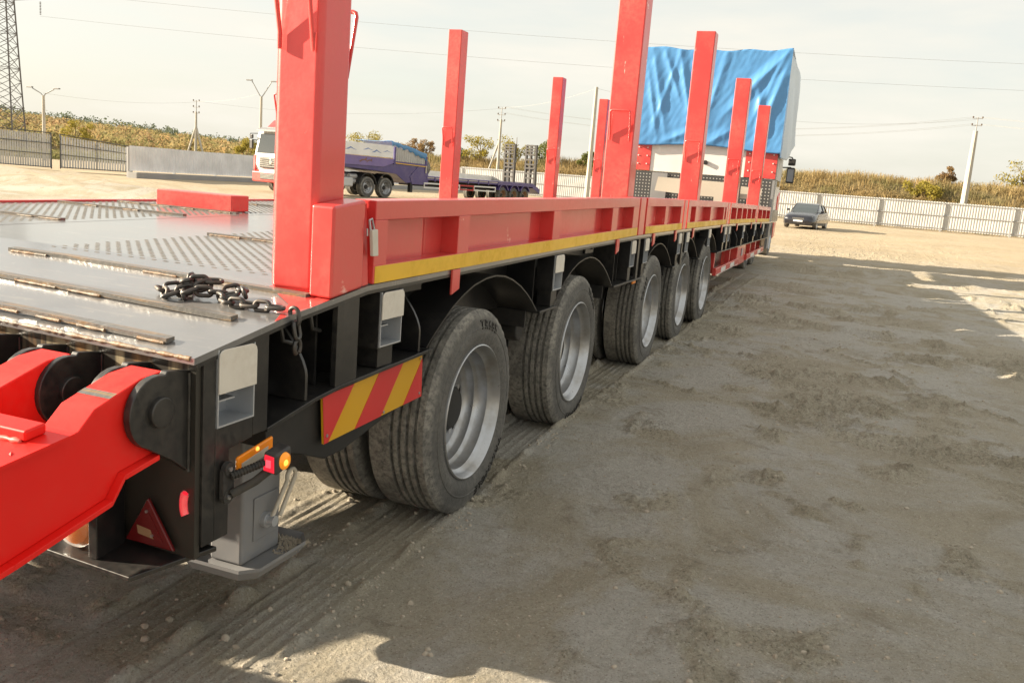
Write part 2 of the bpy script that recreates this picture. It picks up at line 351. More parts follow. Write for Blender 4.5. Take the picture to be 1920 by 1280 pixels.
def link(name, m, parent=None, smooth=None, bevel=0, bseg=2):
    if smooth is not None:
        m.polygons.foreach_set('use_smooth', [True]*len(m.polygons)); m.set_sharp_from_angle(angle=R(smooth))
    o = bpy.data.objects.new(name, m); COL.objects.link(o)
    if bevel:
        b = o.modifiers.new('bevel', 'BEVEL'); b.width = bevel; b.segments = bseg; b.limit_method = 'ANGLE'; b.angle_limit = R(40)
        m.polygons.foreach_set('use_smooth', [True]*len(m.polygons)); b.harden_normals = True
    if parent is not None: attach(o, parent)
    return o
def attach(o, parent):
    o.parent = parent
    if parent.get('_w'): o.matrix_parent_inverse = Matrix.Translation(-parent.location)
def tag(o, label=None, cat=None, group=None, kind=None):
    if label: o['label'] = label
    if cat: o['category'] = cat
    if group: o['group'] = group
    if kind: o['kind'] = kind
    return o
def empty(name, loc=(0, 0, 0), rz=0, parent=None):
    o = bpy.data.objects.new(name, None); COL.objects.link(o); o.location = loc; o.rotation_euler = (0, 0, rz); o.empty_display_size = .2
    if parent is not None: o.parent = parent
    return o
def wroot(name, loc):
    # a root whose parts are written in world metres
    o = empty(name, loc); o['_w'] = 1; return o
def copy_tree(o, parent=None):
    c = o.copy(); COL.objects.link(c); c.parent = parent
    for ch in list(o.children): copy_tree(ch, c)
    return c
def leaf_mesh(name, mat, C, S, asp=.55, upright=0.0, tri=False):
    # many small leaf faces at once: centres C (n,3), half sizes S (n)
    n = len(C); a = rng.normal(size=(n, 3)); a[:, 2] += upright*3; a /= np.linalg.norm(a, axis=1)[:, None]
    h = rng.normal(size=(n, 3)); b = np.cross(a, h); b /= np.linalg.norm(b, axis=1)[:, None]
    A, B = a*S[:, None], b*(S*asp)[:, None]
    V = np.stack([C-B, C+B, C+A*1.6], 1) if tri else np.stack([C+A, C+B, C-A, C-B], 1); k = V.shape[1]
    m = bpy.data.meshes.new(name); m.vertices.add(n*k); m.vertices.foreach_set('co', V.reshape(-1).astype(np.float32))
    m.loops.add(n*k); m.loops.foreach_set('vertex_index', np.arange(n*k)); m.polygons.add(n); m.polygons.foreach_set('loop_start', np.arange(0, n*k, k)); m.polygons.foreach_set('loop_total', np.full(n, k))
    m.update(calc_edges=True); m.materials.append(MAT[mat]); o = bpy.data.objects.new(name, m); COL.objects.link(o); return o
def ball(n, hollow=.35):
    d = rng.normal(size=(n, 3)); d /= np.linalg.norm(d, axis=1)[:, None]
    return d*((hollow+(1-hollow)*rng.random(n)**.5)*rng.uniform(.7, 1.12, n))[:, None]
def vnoise(x, y, s, seed=0):
    return mnoise.noise(Vector((x*s+seed*17.3, y*s-seed*9.1, seed*3.7)))
# ------------------------------------------------------------------ ground
_lat = {}
def lat(seed, n=256):
    if seed not in _lat: _lat[seed] = np.random.default_rng(seed).random((n, n))
    return _lat[seed]
def vn(x, y, s, seed):
    g = lat(seed); n = g.shape[0]; u = x*s; v = y*s; i = np.floor(u).astype(int); j = np.floor(v).astype(int); a = u-i; b = v-j
    a = a*a*a*(a*(a*6-15)+10); b = b*b*b*(b*(b*6-15)+10)
    g00 = g[i % n, j % n]; g10 = g[(i+1) % n, j % n]; g01 = g[i % n, (j+1) % n]; g11 = g[(i+1) % n, (j+1) % n]
    return (g00*(1-a)+g10*a)*(1-b)+(g01*(1-a)+g11*a)*b-.5
def fbm(x, y, s, seed, o=4, k=.5):
    t = 0; amp = 1
    for q in range(o): t = t+amp*vn(x+q*3.1, y-q*5.7, s*2**q, seed+q); amp *= k
    return t
def sstep(t): t = np.clip(t, 0, 1); return t*t*(3-2*t)
TRACKS = [(-1.69, .125), (-2.03, .125)]
def soil_mask(x, y):
    m = np.maximum(sstep((.75*fbm(x, y, .5, 41, 3, .6)+.55*fbm(x, y, 2.6, 48, 3, .6)-.16)/.26), .8*sstep((.5*fbm(x, y, 1.3, 43, 3, .6)+.6*fbm(x, y, 4.5, 49, 2)-.20)/.22))
    for q, (f, w) in enumerate([(.30, .045), (.42, .035)]):
        r = np.exp(-(fbm(x*.7+y*.35, y*.9, f, 44+7*q, 4, .55)/w)**2); m = np.maximum(m, r*.95*sstep((fbm(x, y, .6, 47+q, 2)+.18)/.3))
    return m
def ground_h(x, y):
    near = sstep((60-y)/30)
    h = .10*fbm(x, y, .08, 11, 3)*sstep((np.hypot(x, y-6)-9)/25)+.030*fbm(x, y, .55, 21, 4)+.022*fbm(x, y, 2.3, 31, 3)*near
    # clumpy patches and trails of churned soil
    msk = soil_mask(x, y); nn = sstep((26-y)/10)
    cl = np.maximum(0, fbm(x, y, 7.5, 51, 4, .6)+.02); h = h+msk*cl*.034*near
    lump = .036*np.sqrt(np.maximum(0, vn(x, y, 17, 52)-.10))+.024*np.sqrt(np.maximum(0, vn(x+.3, y, 31, 53)-.12))+.013*np.sqrt(np.maximum(0, vn(x, y+.7, 58, 54)-.14))
    h = h+lump*(.03+1.25*msk*msk)*nn+.010*np.abs(fbm(x, y, 15, 61, 3, .6))*near*(.4+msk)
    h = h+(.003+.010*msk)*vn(x, y, 60, 63)*nn
    # crossing ruts of other vehicles, left to right beyond the wheels
    for (y0, sl, w, d, sd_) in [(9.4, .42, .16, .035, 1), (11.0, .33, .20, .04, 2), (13.2, .30, .24, .045, 3), (17.5, .12, .35, .05, 4), (21.5, .05, .4, .06, 5)]:
        yy = y-(y0-sl*(x-1)+.35*fbm(x, y, .22, 70+sd_, 2)); g = np.exp(-(yy/w)**2); r = np.exp(-((np.abs(yy)-w*1.5)/(w*.6))**2)
        m = sstep((x+.9)/1.0); h = h+m*(-d*g+d*.8*r*(.45+1.3*np.clip(fbm(x, y, 3, 80+sd_, 3)+.3, 0, 1)))
    # this trailer's own tyre tracks, five ribs across each
    damp = np.ones_like(x)
    for cx, hw in TRACKS:
        u = x-(cx+.012*np.sin(y*1.1)); ins = sstep((hw+.012-np.abs(u))/.02); m = ins*sstep((20-y)/4)
        damp = np.where(m > damp*0+.5, .25, damp)
        rib = np.where(np.abs(np.sin((u/hw)*2.5*math.pi)) < .42, 1.0, 0.0)
        m = m*np.clip(.55+1.6*(fbm(x, y, 1.6, 96, 3)+.25), .15, 1); h = h*(1-.8*m)+m*(-.013+.008*rib*(.35+.6*np.clip(.5+fbm(x, y, 1.2, 91, 2), 0, 1)))
        lip = np.exp(-((np.abs(u)-hw-.035)/.022)**2)*sstep((18-y)/4); h = h+lip*(.006+.045*np.clip(fbm(x, y, 7, 93, 3), 0, 1))
    return h-.048*sstep((5.6-y)/2.0)*sstep((40-np.abs(x))/20)
def spaced(segs):
    out = [segs[0][0]]
    for a, b, d0, d1 in segs:
        t = a; 
        while t < b:
            f = (t-a)/(b-a); t += d0+(d1-d0)*f; out.append(min(t, b))
    return np.array(sorted(set(out)))
gx = spaced([(-1500, -120, 200, 20), (-120, -12, 10, .5), (-12, -2.25, .5, .03), (-2.25, -1.45, .0085, .0085), (-1.45, 1.2, .0105, .0125), (1.2, 4.4, .0135, .035), (4.4, 14, .05, .4), (14, 120, .5, 10), (120, 1500, 20, 200)])
gy = spaced([(-60, -1, 6, .3), (-1, 1.6, .3, .02), (1.6, 4.4, .0105, .013), (4.4, 9, .014, .032), (9, 14, .034, .07), (14, 30, .07, .25), (30, 95, .3, 2), (95, 400, 3, 30), (400, 2200, 40, 250)])
GX, GY = np.meshgrid(gx, gy); GZ = ground_h(GX, GY)
# mounds of spoil in the yard to the far left
for (mx, my, rx, ry, hh) in [(-19, 19.5, 3.5, 1.2, .35), (-23, 22, 5, 1.4, .4), (-14.5, 17.5, 3.0, .9, .22), (-30, 27, 6, 1.6, .35), (-27, 31, 7, 1.2, .28), (-18, 24, 4, 1.0, .25)]:
    GZ += .8*hh*np.exp(-((GX-mx)/rx)**2-((GY-my)/ry)**2)*np.clip(.6+2.6*fbm(GX, GY, .9, 95, 4), 0, 2.2)
GZ[0, :] = GZ[1, :]
nx_, ny_ = len(gx), len(gy)
verts = np.stack([GX.ravel(), GY.ravel(), GZ.ravel()], 1)
idx = np.arange(nx_*ny_).reshape(ny_, nx_)
quads = np.stack([idx[:-1, :-1].ravel(), idx[:-1, 1:].ravel(), idx[1:, 1:].ravel(), idx[1:, :-1].ravel()], 1)
gm = bpy.data.meshes.new('ground'); gm.vertices.add(len(verts)); gm.vertices.foreach_set('co', verts.ravel())
gm.loops.add(quads.size); gm.loops.foreach_set('vertex_index', quads.ravel()); gm.polygons.add(len(quads))
gm.polygons.foreach_set('loop_start', np.arange(0, quads.size, 4)); gm.polygons.foreach_set('loop_total', np.full(len(quads), 4))
gm.update(calc_edges=True); gm.polygons.foreach_set('use_smooth', [True]*len(quads)); gm.materials.append(MAT['dirt'])
sa = gm.attributes.new('soil', 'FLOAT', 'POINT'); sa.data.foreach_set('value', soil_mask(GX, GY).ravel().astype(np.float32))
go = bpy.data.objects.new('ground', gm); COL.objects.link(go); tag(go, kind='structure')
def gz(x, y): return float(ground_h(np.array([x], float), np.array([y], float))[0])

# loose clods and pebbles
def clods():
    mb = MB()
    def rock(x, y, s, z):
        n = 6; vs_ = []; a0 = random.random()*6
        vs_.append((x, y, z+s*random.uniform(.45, .8)))
        for k in range(n):
            a = a0+k*6.283/n; r = s*random.uniform(.45, .75); vs_.append((x+r*math.cos(a), y+r*math.sin(a), z+s*random.uniform(.2, .45)))
        for k in range(n):
            a = a0+k*6.283/n; r = s*random.uniform(.6, .95); vs_.append((x+r*math.cos(a), y+r*math.sin(a), z-s*.25))
        fs = []
        for k in range(n):
            k2 = (k+1) % n; fs += [(0, 1+k, 1+k2), (1+k, 1+n+k, 1+n+k2, 1+k2)]
        mb.add(vs_, fs)
    pts = []
    for i in range(15000):
        y = 1.6+12*random.random()**1.6; x = random.uniform(-1.35, 6) if random.random() < .8 else random.uniform(-3, -1.4)
        m = float(fbm(np.array([x]), np.array([y]), .45, 41, 3)[0])
        if random.random() > .35+max(0, m)*3.2: continue
        pts.append((x, y, random.choice([.003, .003, .004, .004, .005, .005, .006, .007, .009, .014])*random.uniform(.7, 1.5)))
    for i in range(500):   # crumbs pushed up beside the tracks
        y = random.uniform(1.7, 9); x = random.choice([-1.52, -1.50, -1.86, -1.48])+random.gauss(0, .035); pts.append((x, y, random.uniform(.004, .013)))
    for i in range(90):
        y = random.uniform(6, 26); x = random.uniform(-.5, 9); pts.append((x, y, random.uniform(.012, .03)))
    px_, py_ = np.array([p[0] for p in pts]), np.array([p[1] for p in pts]); pz_ = ground_h(px_, py_)
    for p, z in zip(pts, pz_): rock(*p, float(z))
    o = mb.build('loose_soil', 'clod', smooth=50); tag(o, 'loose clods and pebbles scattered over the dirt yard', 'soil', kind='stuff')
clods()
# ------------------------------------------------------------------ wheels
def wheel_parts(Rt=.467, w=.26, rust=False):
    k = Rt/.467
    T = MB(); tr0, tr1 = -.036, -(w-.036); span = tr0-tr1
    pr = [(-.040, .296), (-.016, .312), (-.004, .340), (0, .366), (-.003, .383), (-.0005, .386), (-.0008, .390), (-.0045, .393), (-.010, .425), (-.013, .438), (-.016, .451), (-.024, .461), (-.034, .4665)]
    for g in range(1, 5):
        c = tr0-span*g/5; pr += [(c+.0090, .467), (c+.0065, .451), (c-.0065, .451), (c-.0090, .467)]
    pr += [(-w-a, r) for a, r in [(-x, r) for x, r in reversed(pr[:13])]]
    pr = [(x if i < 26 else x, r*k) for i, (x, r) in enumerate(pr)]
    seg = 104; T.lathe(pr, 'x', seg=seg)
    n = len(pr)   # siping cuts round both shoulders
    for q in range(seg):
        if q % 2 == 0:
            for i in (10, 11, n-11, n-12):
                x, y, z = T.v[q*n+i]; T.v[q*n+i] = (x, y*.976, z*.976)
    tyre = T.mesh('tyre', 'tyre')
    M_ = MB()
    M_.lathe([(a, r*k) for a, r in [(-.045, .300), (-.020, .312), (-.008, .309), (-.005, .304), (-.012, .298), (-.040, .292), (-.054, .284), (-.062, .272), (-.108, .268), (-.118, .262), (-.126, .252), (-.160, .248), (-.172, .240), (-.180, .224)]], 'x', seg=72)
    rad = [.224, .212, .168, .150, .108, .104]; xs = [-.180, -.182, -.180, -.172, -.170, -.164]; S = 64
    vs_ = [(xs[i], rad[i]*k*math.cos(2*math.pi*a/S), rad[i]*k*math.sin(2*math.pi*a/S)) for a in range(S) for i in range(6)]; fs = []
    for a in range(S):
        for i in range(5):
            if i == 1 and (a % 8) < 3: continue
            b = (a+1) % S; fs.append((a*6+i, b*6+i, b*6+i+1, a*6+i+1))
    M_.add(vs_, fs)
    M_.lathe([(-.27, .24*k), (-.26, .29*k), (-.215, .29*k)], 'x', seg=32)
    rim = M_.mesh('rim', 'rim_rust' if rust else 'rim')
    H = MB(); H.lathe([(-.170, .104*k), (-.125, .098*k), (-.115, .088*k), (-.112, .05*k), (-.112, .0005)], 'x', seg=28); H.lathe([(-.222, .27*k), (-.222, .001)], 'x', seg=24)  # second lathe: black disc standing in for the darkness behind the hand holes
    hub = H.mesh('hub', 'black_matt')
    Nn = MB()
    for a in range(10):
        t = 2*math.pi*a/10; c = (0, .128*k*math.cos(t), .128*k*math.sin(t)); Nn.tube([(-.172, c[1], c[2]), (-.146, c[1], c[2])], .015*k, 6)
    nuts = Nn.mesh('wheel_nuts', 'bolt')
    for m in (tyre, rim, hub, nuts): m.polygons.foreach_set('use_smooth', [True]*len(m.polygons)); m.set_sharp_from_angle(angle=R(32))
    return tyre, rim, hub, nuts
def text_mesh(body, size, extrude=.0025):
    c = bpy.data.curves.new('txt', 'FONT'); c.body = body; c.size = size; c.extrude = extrude; c.align_x = 'CENTER'; c.resolution_u = 3; c.space_character = 1.22
    o = bpy.data.objects.new('txt', c); COL.objects.link(o); dg = bpy.context.evaluated_depsgraph_get(); m = bpy.data.meshes.new_from_object(o.evaluated_get(dg)); bpy.data.objects.remove(o); bpy.data.curves.remove(c); return m
paint('tyre_letter', (.014, .014, .014), .5, amt=.1, dirt=(.2, .17, .12))
def tyre_letters():
    out = []
    for body, size, r0, phi0 in [('TR685', .066, .380, R(14)), ('TRIANGLE', .066, .380, R(146))]:
        m = text_mesh(body, size)
        for v in m.vertices:
            r = r0+v.co.y*.92; ph = phi0+v.co.x/(r0+.02)*1.0
            xs = np.interp(r, [.366, .383, .393, .425, .438], [0, -.003, -.0045, -.010, -.016])
            r *= .487/.467; v.co = (xs+.0022+v.co.z, r*math.sin(ph), r*math.cos(ph))
        m.materials.clear(); m.materials.append(MAT['tyre_letter']); m.update(); out.append(m)
    return out
WP = wheel_parts(.487); LET = tyre_letters()
def put_wheel(parent, x, y, z, mirror=False, letters=False, full=True, parts=None, spin=None, world=True):
    w = empty('wheel', (x, y, z), parent=parent)
    if world and parent.get('_w'): w.matrix_parent_inverse = Matrix.Translation(-parent.location)
    w.rotation_euler = ((spin if spin is not None else random.uniform(0, 6.28)), 0, math.pi if mirror else 0)
    w.rotation_mode = 'XYZ'
    for nm, me in zip(('tyre', 'rim', 'hub', 'wheel_nuts'), parts or WP):
        if not full and nm != 'tyre' and nm != 'rim': continue
        o = bpy.data.objects.new(nm, me); COL.objects.link(o); o.parent = w
        if nm == 'wheel_nuts': o['kind'] = 'stuff'
    if letters:
        for me in LET:
            o = bpy.data.objects.new('tyre_lettering', me); COL.objects.link(o); o.parent = w
    return w

# ------------------------------------------------------------------ the low-bed trailer
XO, XL, XC = -1.52, -4.90, -3.21
KY = [1.78, 2.2, 2.65, 4.7, 6.75, 8.8, 12.0, 15.8, 18.7, 20.5]
KZ = [.985, 1.05, 1.10, 1.13, 1.145, 1.143, 1.13, 1.09, 1.05, 1.03]
def zt(y): return float(np.interp(y, KY, KZ))
def zf(y): return float(np.interp(y, [1.85, 2.1, 2.35, 2.5, 3.16, 6, 11.5, 19], [.70, .722, .762, .775, .795, .80, .785, .735]))
def sk(x): return .07*min(1.2, max(0, XO-x))          # the tail edge is not quite square
TR = wroot('lowbed_trailer', (XC, 9.0, 0))
tag(TR, 'long red and black low-bed trailer with five axles in the foreground', 'trailer')
def slab(mb, x0, x1, y0, y1, a0, a1, ref=zt):
    b0, b1 = ref(y0), ref(y1)
    return mb.hexa([(x0, y0, b0+a0), (x1, y0, b0+a0), (x1, y1, b1+a0), (x0, y1, b1+a0), (x0, y0, b0+a1), (x1, y0, b0+a1), (x1, y1, b1+a1), (x0, y1, b1+a1)])
def ribbon(mb, x0, x1, ys, a0, a1, ref=zt):
    for p, q in zip(ys[:-1], ys[1:]): slab(mb, x0, x1, p, q, a0, a1, ref)
    return mb
# deck plates: a tail plate, a smooth middle plate, and outer plates that carry the tread pattern
def deck():
    mb = MB(); xs = [XL, -3.72, -3.70, -1.52]
    ys = [1.78, 2.2, 2.65, 4.7, 6.75, 8.8, 12.0, 15.8, 18.7, 20.4]
    for (x0, x1) in ((XL, -3.712), (-3.70, XO)):
        cols = [x0, (x0+x1)/2, x1]
        v = []; f = []
        for y in ys:
            for x in cols: v.append((x, y+(sk(x) if y < 2 else 0), zt(y)))
        for j in range(len(ys)-1):
            for i in range(2): a = j*3+i; f.append((a, a+1, a+4, a+3))
        n = len(v); v += [(x, y, z-.018) for x, y, z in v]; f += [tuple(reversed([q+n for q in k])) for k in list(f)]
        bd = [(i, i+1) for i in range(2)]+[(3*j+2, 3*j+5) for j in range(len(ys)-1)]+[(3*(len(ys)-1)+i+1, 3*(len(ys)-1)+i) for i in (1, 0)]+[(3*j+3, 3*j) for j in range(len(ys)-2, -1, -1)]
        f += [(a+n, b+n, b, a) for a, b in bd]
        mb.add(v, f)
    mb.build('deck_plate', 'deck_steel', TR)
    # red overspray along the deck edge by the stake
    e = MB()
    e.add([(-1.60, 2.30, zt(2.30)+.002), (-1.523, 2.12, zt(2.12)+.002), (-1.523, 2.60, zt(2.6)+.0025), (-1.78, 2.60, zt(2.6)+.0025), (-1.80, 2.47, zt(2.47)+.002)], [(0, 1, 2, 3, 4)])
    e.build('paint_overspray', 'red', TR)
deck()
def tread(x0, x1, y0, y1, py=.034, px=.056):
    mb = MB(); j = 0; y = y0
    while y < y1:
        x = x0+((j*.382) % 1.0)*px
        while x < x1-.08:
            z = zt(y); l, w, h = px*.5, .0038, .0022
            mb.add([(x, y-w/2, z), (x+l, y-w/2, z), (x+l, y+w/2, z), (x, y+w/2, z), (x+.008, y-w*.15, z+h), (x+l-.008, y-w*.15, z+h), (x+l-.008, y+w*.15, z+h), (x+.008, y+w*.15, z+h)],
                   [(4, 5, 6, 7), (0, 1, 5, 4), (1, 2, 6, 5), (2, 3, 7, 6), (3, 0, 4, 7)])
            x += px
        j += 1; y += py
    o = mb.build('tread_pattern', 'tread_steel', TR); tag(o, kind='stuff')
tread(-2.95, -1.84, 2.62, 7.5); tread(-4.85, -3.75, 3.0, 8.5)
def gripbar(x0, x1, y, w=.032, h=.012, skew=True):
    mb = MB(); n = 14
    for i in range(n):
        a = x0+(x1-x0)*i/n; b = x0+(x1-x0)*(i+1)/n
        ya, yb = (y+(sk(a) if skew else 0)), (y+(sk(b) if skew else 0))
        mb.hexa([(a, ya-w/2, zt(ya-w/2)), (b, yb-w/2, zt(yb-w/2)), (b, yb+w/2, zt(yb+w/2)), (a, ya+w/2, zt(ya+w/2)), (a, ya-w/2, zt(ya)+h), (b, yb-w/2, zt(yb)+h), (b, yb+w/2, zt(yb+w/2)+h), (a, ya+w/2, zt(ya+w/2)+h)])
    o = mb.build('grip_bar', 'grip_bar', TR)
    wb = MB()                                             # stitch welds in front of the bar
    x = x0+.02
    while x < x1-.03:
        l = random.uniform(.10, .22); 
        if random.random() < .75:
            pts = []; k = int(l/.012)
            for q in range(k): 
                xx = min(x+q*.012, x1-.005); yy = y+(sk(xx) if skew else 0)-w/2-.003; pts.append((xx, yy, zt(yy)+.003))
            if len(pts) > 2: wb.tube(pts, [random.uniform(.003, .0062) for _ in pts], 6)
        x += l+random.uniform(.02, .12)
    if wb.v:
        q = wb.build('weld_bead', 'weld', None, smooth=60); q.parent = o; tag(q, kind='stuff')
for (x0, x1, y, sq) in [(-4.8, -1.665, 1.845, True), (-4.8, -1.64, 2.08, True), (-3.0, -1.60, 2.40, True)]: gripbar(x0, x1, y, skew=sq)
for y in (3.55, 4.55, 5.5): gripbar(-2.95, -2.55, y, skew=False)
for y in (3.45, 4.35, 4.85, 5.9, 6.8): gripbar(-4.82, -3.80, y, skew=False)
# weld along the tail edge
wb = MB(); pts = [(x, 1.783+sk(x), zt(1.78)-.004) for x in np.linspace(-4.88, -1.535, 260)]
wb.tube(pts, [random.uniform(.004, .0095) for _ in pts], 6); wb.build('weld_bead', 'weld', TR, smooth=60)
# tail: rear plate, bottom plate, stiffeners
def tail():
    mb = MB(); n = 24
    for i in range(n):
        a = XL+(XO-.012-XL)*i/n; b = XL+(XO-.012-XL)*(i+1)/n; ya, yb = 1.80+sk(a), 1.80+sk(b)
        e = min(abs(a-XL), abs(b-XO)); q = .42 if e < .30 else (.64 if e < 1.0 else .82)
        mb.hexa([(a, ya, q), (b, yb, q), (b, yb+.02, q), (a, ya+.02, q), (a, ya, .967), (b, yb, .967), (b, yb+.02, .967), (a, ya+.02, .967)])
    mb.build('rear_plate', 'rear_plate', TR)
    mb = MB()      # folded bottom plate with a mitred corner
    mb.hexa([(-2.55, 1.67+.06, .385), (-1.63, 1.67, .385), (-1.52, 1.88, .418), (-2.55, 1.88, .418), (-2.55, 1.67+.06, .400), (-1.63, 1.67, .400), (-1.52, 1.88, .433), (-2.55, 1.88, .433)])
    mb.build('bottom_plate', 'black', TR, bevel=.003)
    mb = MB(); mb.hexa([(-4.85, 1.73, .425), (-3.9, 1.73, .425), (-3.9, 1.86, .455), (-4.87, 1.86, .455), (-4.85, 1.73, .442), (-3.9, 1.73, .442), (-3.9, 1.86, .472), (-4.87, 1.86, .472)]); mb.build('bottom_plate', 'black', TR)
    # closed side of the tail beam
    for poly in ([(1.822, .45), (1.822, .966), (1.870, .972), (1.870, .45)], [(2.032, .716), (2.032, 1.000), (2.10, 1.012), (2.10, .716)], [(1.871, .45), (1.871, .773), (2.031, .773), (2.031, .712), (1.93, .702), (1.93, .45)]):
        mb = MB(); mb.prism(poly, 'x', -1.545, XO-.004); mb.build('side_panel', 'black', TR, bevel=.002)
    # amber lamp compartment under the tail
    mb = MB(); mb.box(-2.02, -1.80, 1.776, 1.80, .43, .62); mb.build('lamp_bracket', 'black', TR)
tail()
# hinge lugs
def lug(x):
    poly = [(1.80+sk(x), .945), (1.72+sk(x), .957)]
    for a in np.linspace(75, 250, 14): poly.append((1.688+sk(x)+.095*math.cos(R(a)), .856+.095*math.sin(R(a))))
    poly += [(1.74+sk(x), .715), (1.80+sk(x), .668)]
    mb = MB(); mb.prism(poly, 'x', x-.011, x+.011); o = mb.build('hinge_lug', 'black', TR, bevel=.003)
    w = MB(); zz = np.linspace(.67, .94, 24); w.tube([(x+.012, 1.797+sk(x), z) for z in zz], [random.uniform(.004, .007) for _ in zz], 6); q = w.build('weld_bead', 'black', None, smooth=60); q.parent = o
    return o
LUGX = [-1.565, -1.70, -1.885, -2.02, -2.22, -2.355]
for x in LUGX+[2*XC-a for a in LUGX]: lug(x)
for x0, x1 in ((-1.54, -1.73), (-1.86, -2.05), (-2.19, -2.38), (2*XC+1.54, 2*XC+1.73), (2*XC+1.86, 2*XC+2.05), (2*XC+2.19, 2*XC+2.38)):
    mb = MB(); mb.tube([(x0, 1.688+sk((x0+x1)/2), .856), (x1, 1.688+sk((x0+x1)/2), .856)], .040, 24); mb.build('hinge_pin', 'black', TR, smooth=40, bevel=.004)
# ramps, let down behind the tail
def ramp_unit(xa, s):
    # xa outer face, s=-1 inwards to -X (right ramp) or +1 (left ramp)
    root = empty('loading_ramp', parent=TR); root.matrix_parent_inverse = Matrix.Translation(-TR.location)
    def P(n, mb, m, **k): o = mb.build(n, m, None, **k); o.parent = root; return o
    top = [(1.80, .945), (1.735, .952), (1.66, .945), (1.515, .898), (1.468, .856), (1.28, .832), (.4, .716), (-1.3, .40)]
    bot = [(-1.3, .20), (.4, .462), (1.276, .612), (1.545, .668), (1.585, .722), (1.70, .742), (1.76, .80)]
    d = sk(xa)*.5
    def band(x0, x1): 
        return MB().prism([(y+d, z) for y, z in top[1:]+bot], 'x', x0, x1)
    w = 1.06
    offs = [.035, .345, .68]
    for i, o_ in enumerate(offs):
        x0 = xa+s*o_; P('side_beam', band(x0, x0+s*.105), 'red_ramp', bevel=.004)
    mb = MB()       # bottom flange lip of the outer beam
    pl = bot[1:6]
    for (y0, z0), (y1, z1) in zip(pl[:-1], pl[1:]):
        x0, x1 = sorted((xa+s*.012, xa+s*.15)); mb.hexa([(x0, y0+d, z0-.014), (x1, y0+d, z0-.014), (x1, y1+d, z1-.014), (x0, y1+d, z1-.014), (x0, y0+d, z0), (x1, y0+d, z0), (x1, y1+d, z1), (x0, y1+d, z1)])
    P('flange', mb, 'red_ramp', bevel=.002)
    mb = MB(); x0, x1 = sorted((xa+s*.015, xa+s*w))
    ys = [1.44, 1.28, .4, -1.3]; zz = [np.interp(y, [-1.3, .4, 1.28, 1.468], [.40, .716, .832, .856])+.006 for y in ys]
    for i in range(3): mb.hexa([(x0, ys[i+1]+d, zz[i+1]-.004), (x1, ys[i+1]+d, zz[i+1]-.004), (x1, ys[i]+d, zz[i]-.004), (x0, ys[i]+d, zz[i]-.004), (x0, ys[i+1]+d, zz[i+1]+.004), (x1, ys[i+1]+d, zz[i+1]+.004), (x1, ys[i]+d, zz[i]+.004), (x0, ys[i]+d, zz[i]+.004)])
    P('ramp_plate', mb, 'red_ramp')
    zr = lambda y: float(np.interp(y, [-1.3, .4, 1.28, 1.468], [.40, .716, .832, .856]))+.010
    for y in (1.385, 1.02, .65):
        mb = MB(); a, b = sorted((xa+s*.07, xa+s*(w-.06))); mb.hexa([(a, y+d-.028, zr(y-.028)), (b, y+d-.028, zr(y-.028)), (b, y+d+.028, zr(y+.028)), (a, y+d+.028, zr(y+.028)), (a, y+d-.028, zr(y-.028)+.026), (b, y+d-.028, zr(y-.028)+.026), (b, y+d+.028, zr(y+.028)+.026), (a, y+d+.028, zr(y+.028)+.026)])
        P('grip_bar', mb, 'red_ramp', bevel=.006)
        wb_ = MB(); pts = [(x, y+d-.033, zr(y-.033)+.003) for x in np.linspace(a+.01, b-.01, 60)]; wb_.tube(pts, [random.uniform(.004, .010) for _ in pts], 6); P('weld_bead', wb_, 'weld_red', smooth=60)
    mb = MB(); j = 0      # teardrop tread
    for y in np.arange(.45, 1.34, .045):
        j += 1
        for x in np.arange(.05+(.0275 if j % 2 else 0), w-.04, .055):
            xx = xa+s*x; z = zr(y); ang = R(45 if j % 2 else -45); c, q = math.cos(ang), math.sin(ang); l, h = .017, .0045
            v = [(xx+c*l, y+d+q*l, z), (xx-q*h, y+d+c*h, z), (xx-c*l, y+d-q*l, z), (xx+q*h, y+d-c*h, z), (xx, y+d, z+.004)]; mb.add(v, [(0, 1, 4), (1, 2, 4), (2, 3, 4), (3, 0, 4)])
    o = P('tread_pattern', mb, 'red_ramp'); tag(o, kind='stuff')
    # bare strip where the paint has rubbed through on the arm
    mb = MB(); y0, y1 = 1.560, 1.585; zz0 = np.interp(y0, [1.515, 1.66], [.898, .945])+.001; zz1 = np.interp(y1, [1.515, 1.66], [.898, .945])+.001
    a, b = sorted((xa+s*.037, xa+s*.138)); mb.add([(a, y0+d, zz0), (b, y0+d, zz0), (b, y1+d, zz1), (a, y1+d, zz1)], [(0, 1, 2, 3)]); P('worn_strip', mb, 'grip_bar')
    return root
paint('weld_red', (.70, .12, .09), .4, amt=.5, dirt=(.65, .5, .42), dscale=20)
ramp_unit(-1.545, -1); ramp_unit(2*XC+1.545, 1)

